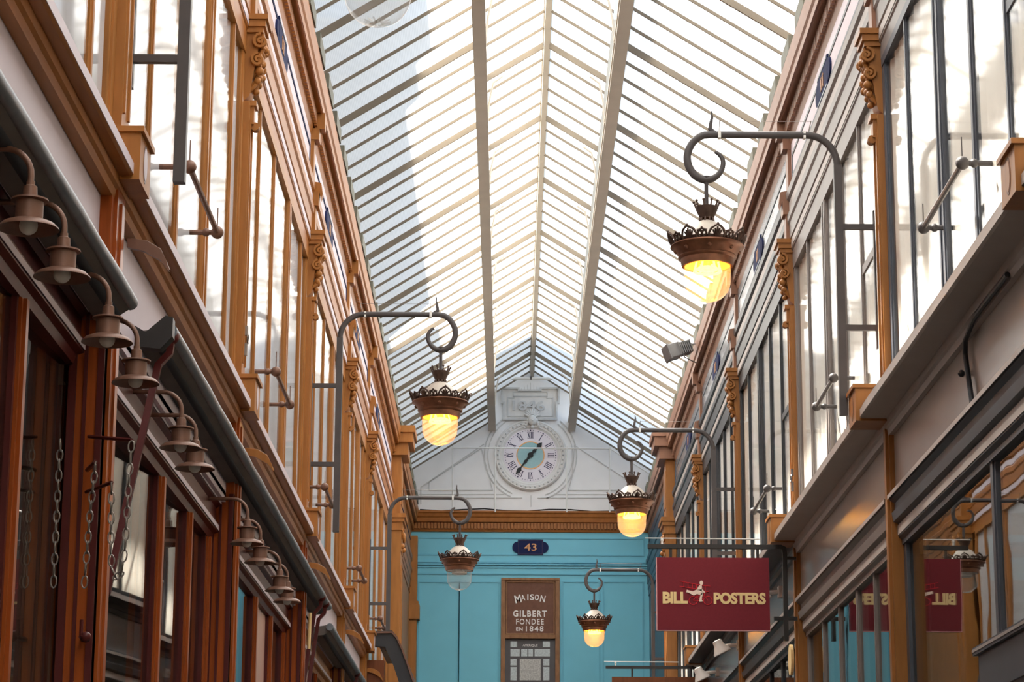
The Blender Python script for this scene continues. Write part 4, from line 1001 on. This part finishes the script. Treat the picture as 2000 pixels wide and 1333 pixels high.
def blob(pts): b.prism([S(*p) for p in pts], 'y', Yf - .004, Yf + .001)
hc = S(694, 572); b.prism([(hc[0] + .0148 * math.cos(t), hc[1] + .0185 * math.sin(t)) for t in [2 * PI * k / 14 for k in range(14)]], 'y', Yf - .004, Yf + .001)
blob([(676, 598), (700, 600), (704, 650), (690, 668), (640, 656), (655, 620)])
blob([(640, 652), (696, 660), (716, 700), (690, 726), (640, 708), (600, 728), (530, 690), (505, 690), (515, 655), (540, 665), (590, 676)])
blob([(690, 700), (716, 700), (702, 748), (700, 784), (712, 792), (708, 800), (668, 802), (676, 750)])
blob([(690, 640), (742, 685), (732, 698), (680, 668)])
obj('cyclist_emblem', b, 'figure', bd)
SY2 = 30.3
r = empty('hanging_sign', (XR - .06, SY2, 2.3), 'dark blank edged sign at the bottom edge beneath the smallest lantern', 'sign')
sign_bracket(r, SY2, onY(1183, 1303, SY2)[0], 3.06, XR - .04)
x0, z1 = onY(1195, 1323, SY2); x1, _ = onY(1390, 1323, SY2)
b = MB(); b.box(x0, x1, SY2 - .02, SY2 + .02, z1 - .58, z1); obj('board', b, 'woodd', r)
for xx in (x0 + .25, x1 - .25): b = MB(); b.box(xx - .012, xx + .012, SY2 - .006, SY2 + .006, z1, 3.03); obj('hanger', b, 'black', r)

# ------------------------------------------------------------------ floodlight by the roof, right
fx, fz = onY(1325, 683, 29.5)
r = empty('floodlight', (fx, 29.5, fz), 'grey square floodlight fixed beside the right cornice under the roof', 'floodlight')
def tilt(mb, c, ang, ang2=0):
    R_ = Matrix.Rotation(ang, 3, 'Y') @ Matrix.Rotation(ang2, 3, 'Z'); mb.v = [tuple(Vector(c) + R_ @ Vector(v)) for v in mb.v]; return mb
c0 = (fx, 29.5, fz)
b = MB(); b.box(-.16, .0, -.1, .1, -.10, .08); b.box(-.175, -.15, -.11, .11, -.115, .09); obj('housing', tilt(b, c0, -.35, .3), 'flood', r, bevel=.012)
b = MB(); b.box(-.18, -.172, -.095, .095, -.10, .078); obj('lens', tilt(b, c0, -.35, .3), 'iron', r)
b = MB()
for k in range(6): b.box(.01 + .026 * k, .022 + .026 * k, -.085, .085, -.085, .07)
b.box(0, .15, -.06, .06, -.06, .05); obj('cooling_fins', tilt(b, c0, -.35, .3), 'flood', r)
b = MB(); b.tube([(fx - .02, 29.38, fz + .07), (fx + .03, 29.36, fz - .03), (fx + .07, 29.4, fz - .12), (fx + .22, 29.5, fz - .17)], .008, 6); b.tube([(fx + .1, 29.5, fz + .06), (FX(1, .09), 29.5, fz + .08)], .008, 6); obj('mounting_arm', b, 'flood', r, smooth=True)

# white spotlights on the right fascia
def spot(px_, py_, Xs, label, first=[None]):
    y, z = onX(px_, py_, Xs)
    r = empty('spotlight', (FX(1, 0), y, z), label, 'spotlight', 'white shop spotlights on the right')
    b = MB(); b.box(FX(1, 0), FX(1, .03), y - .05, y + .05, z + .0, z + .1); b.tube([(FX(1, .03), y, z + .05), (FX(1, .16), y, z + .04)], .02, 8); obj('arm', b, 'spotw', r, smooth=True)
    b = MB(); b.lathe([(.03, .1), (.05, .09), (.055, .04), (.095, -.03), (.1, -.05), (.09, -.05), (.05, .03), (.0, .03)], 20, cap=False); tilt(b, (FX(1, .2), y, z + .01), -.45); obj('shade', b, 'spotw', r, smooth=True)
spot(1404, 1270, 2.2, 'white spotlight with flared shade on the panel right of the dark sign')
spot(1366, 1322, 2.2, 'white spotlight at the bottom edge touching the dark sign')
spot(1478, 1168, 2.2, 'white spotlight half hidden by the burgundy sign')
# oval medallion and conduit
b = MB(); y, z = onX(1548, 1290, 2.37); b.prism([(y + .12 * math.cos(t), z + .13 * math.sin(t)) for t in [2 * PI * k / 20 for k in range(20)]], 'x', FX(1, .05), FX(1, .075)); tag(obj('medallion', b, 'letters'), 'cream oval medallion on the orange pilaster at the bottom right', 'medallion')
b = MB(); y, z = onX(1890, 592, 2.38)
b.tube([(2.37, 11.35, 3.02), (2.37, 12.2, 3.02), (2.385, 12.55, 2.98), (2.395, 12.62, 2.92), (2.40, 12.5, 2.62)], .014, 8); b.ball((2.39, 12.72, 2.84), .02, 8, 6)
tag(obj('conduit', b, 'dark', smooth=True), 'dark conduit pipe running down the grey panel at the right edge', 'pipe')

# ------------------------------------------------------------------ neighbouring houses outside the roof (their shade falls on it)
for s in (-1, 1):
    b = MB(); b.box(FX(s, -.5), s * 6.6, -20, GY + .4, 6.8, 6.98); b.box(s * 6.4, s * 6.6, -20, GY + .4, -H, 6.8); tag(obj('wall_' + SIDE[s], b, 'beige'), kind='structure')
r = empty('neighbouring_house', (-4.6, 14, 7.2), 'tall house beyond the left slope of the glass roof', 'building')
b = MB(); b.box(-6.5, -2.6, 25.5, 33.6, 7.0, 11.1); b.box(-6.5, -2.6, 33.6, 35.2, 7.0, 9.6); b.box(-6.5, -2.6, 35.2, 42.9, 7.0, 11.3); obj('wall', b, 'beige', r)
b = MB(); b.box(-6.5, -2.6, -20, 24.5, 7.0, 11.9); obj('wall', b, 'beige', r)
b = MB(); b.box(-6.5, -2.6, 24.5, 25.5, 7.0, 11.5); obj('wall', b, 'beige', r)
r = empty('neighbouring_house', (.4, GY + 4, 7), 'house beyond the end gable seen as shade on the roof glass', 'building')
b = MB(); b.box(-6.5, 7, GY + .5, GY + 8, -H, 16.3); obj('wall', b, 'beige', r)
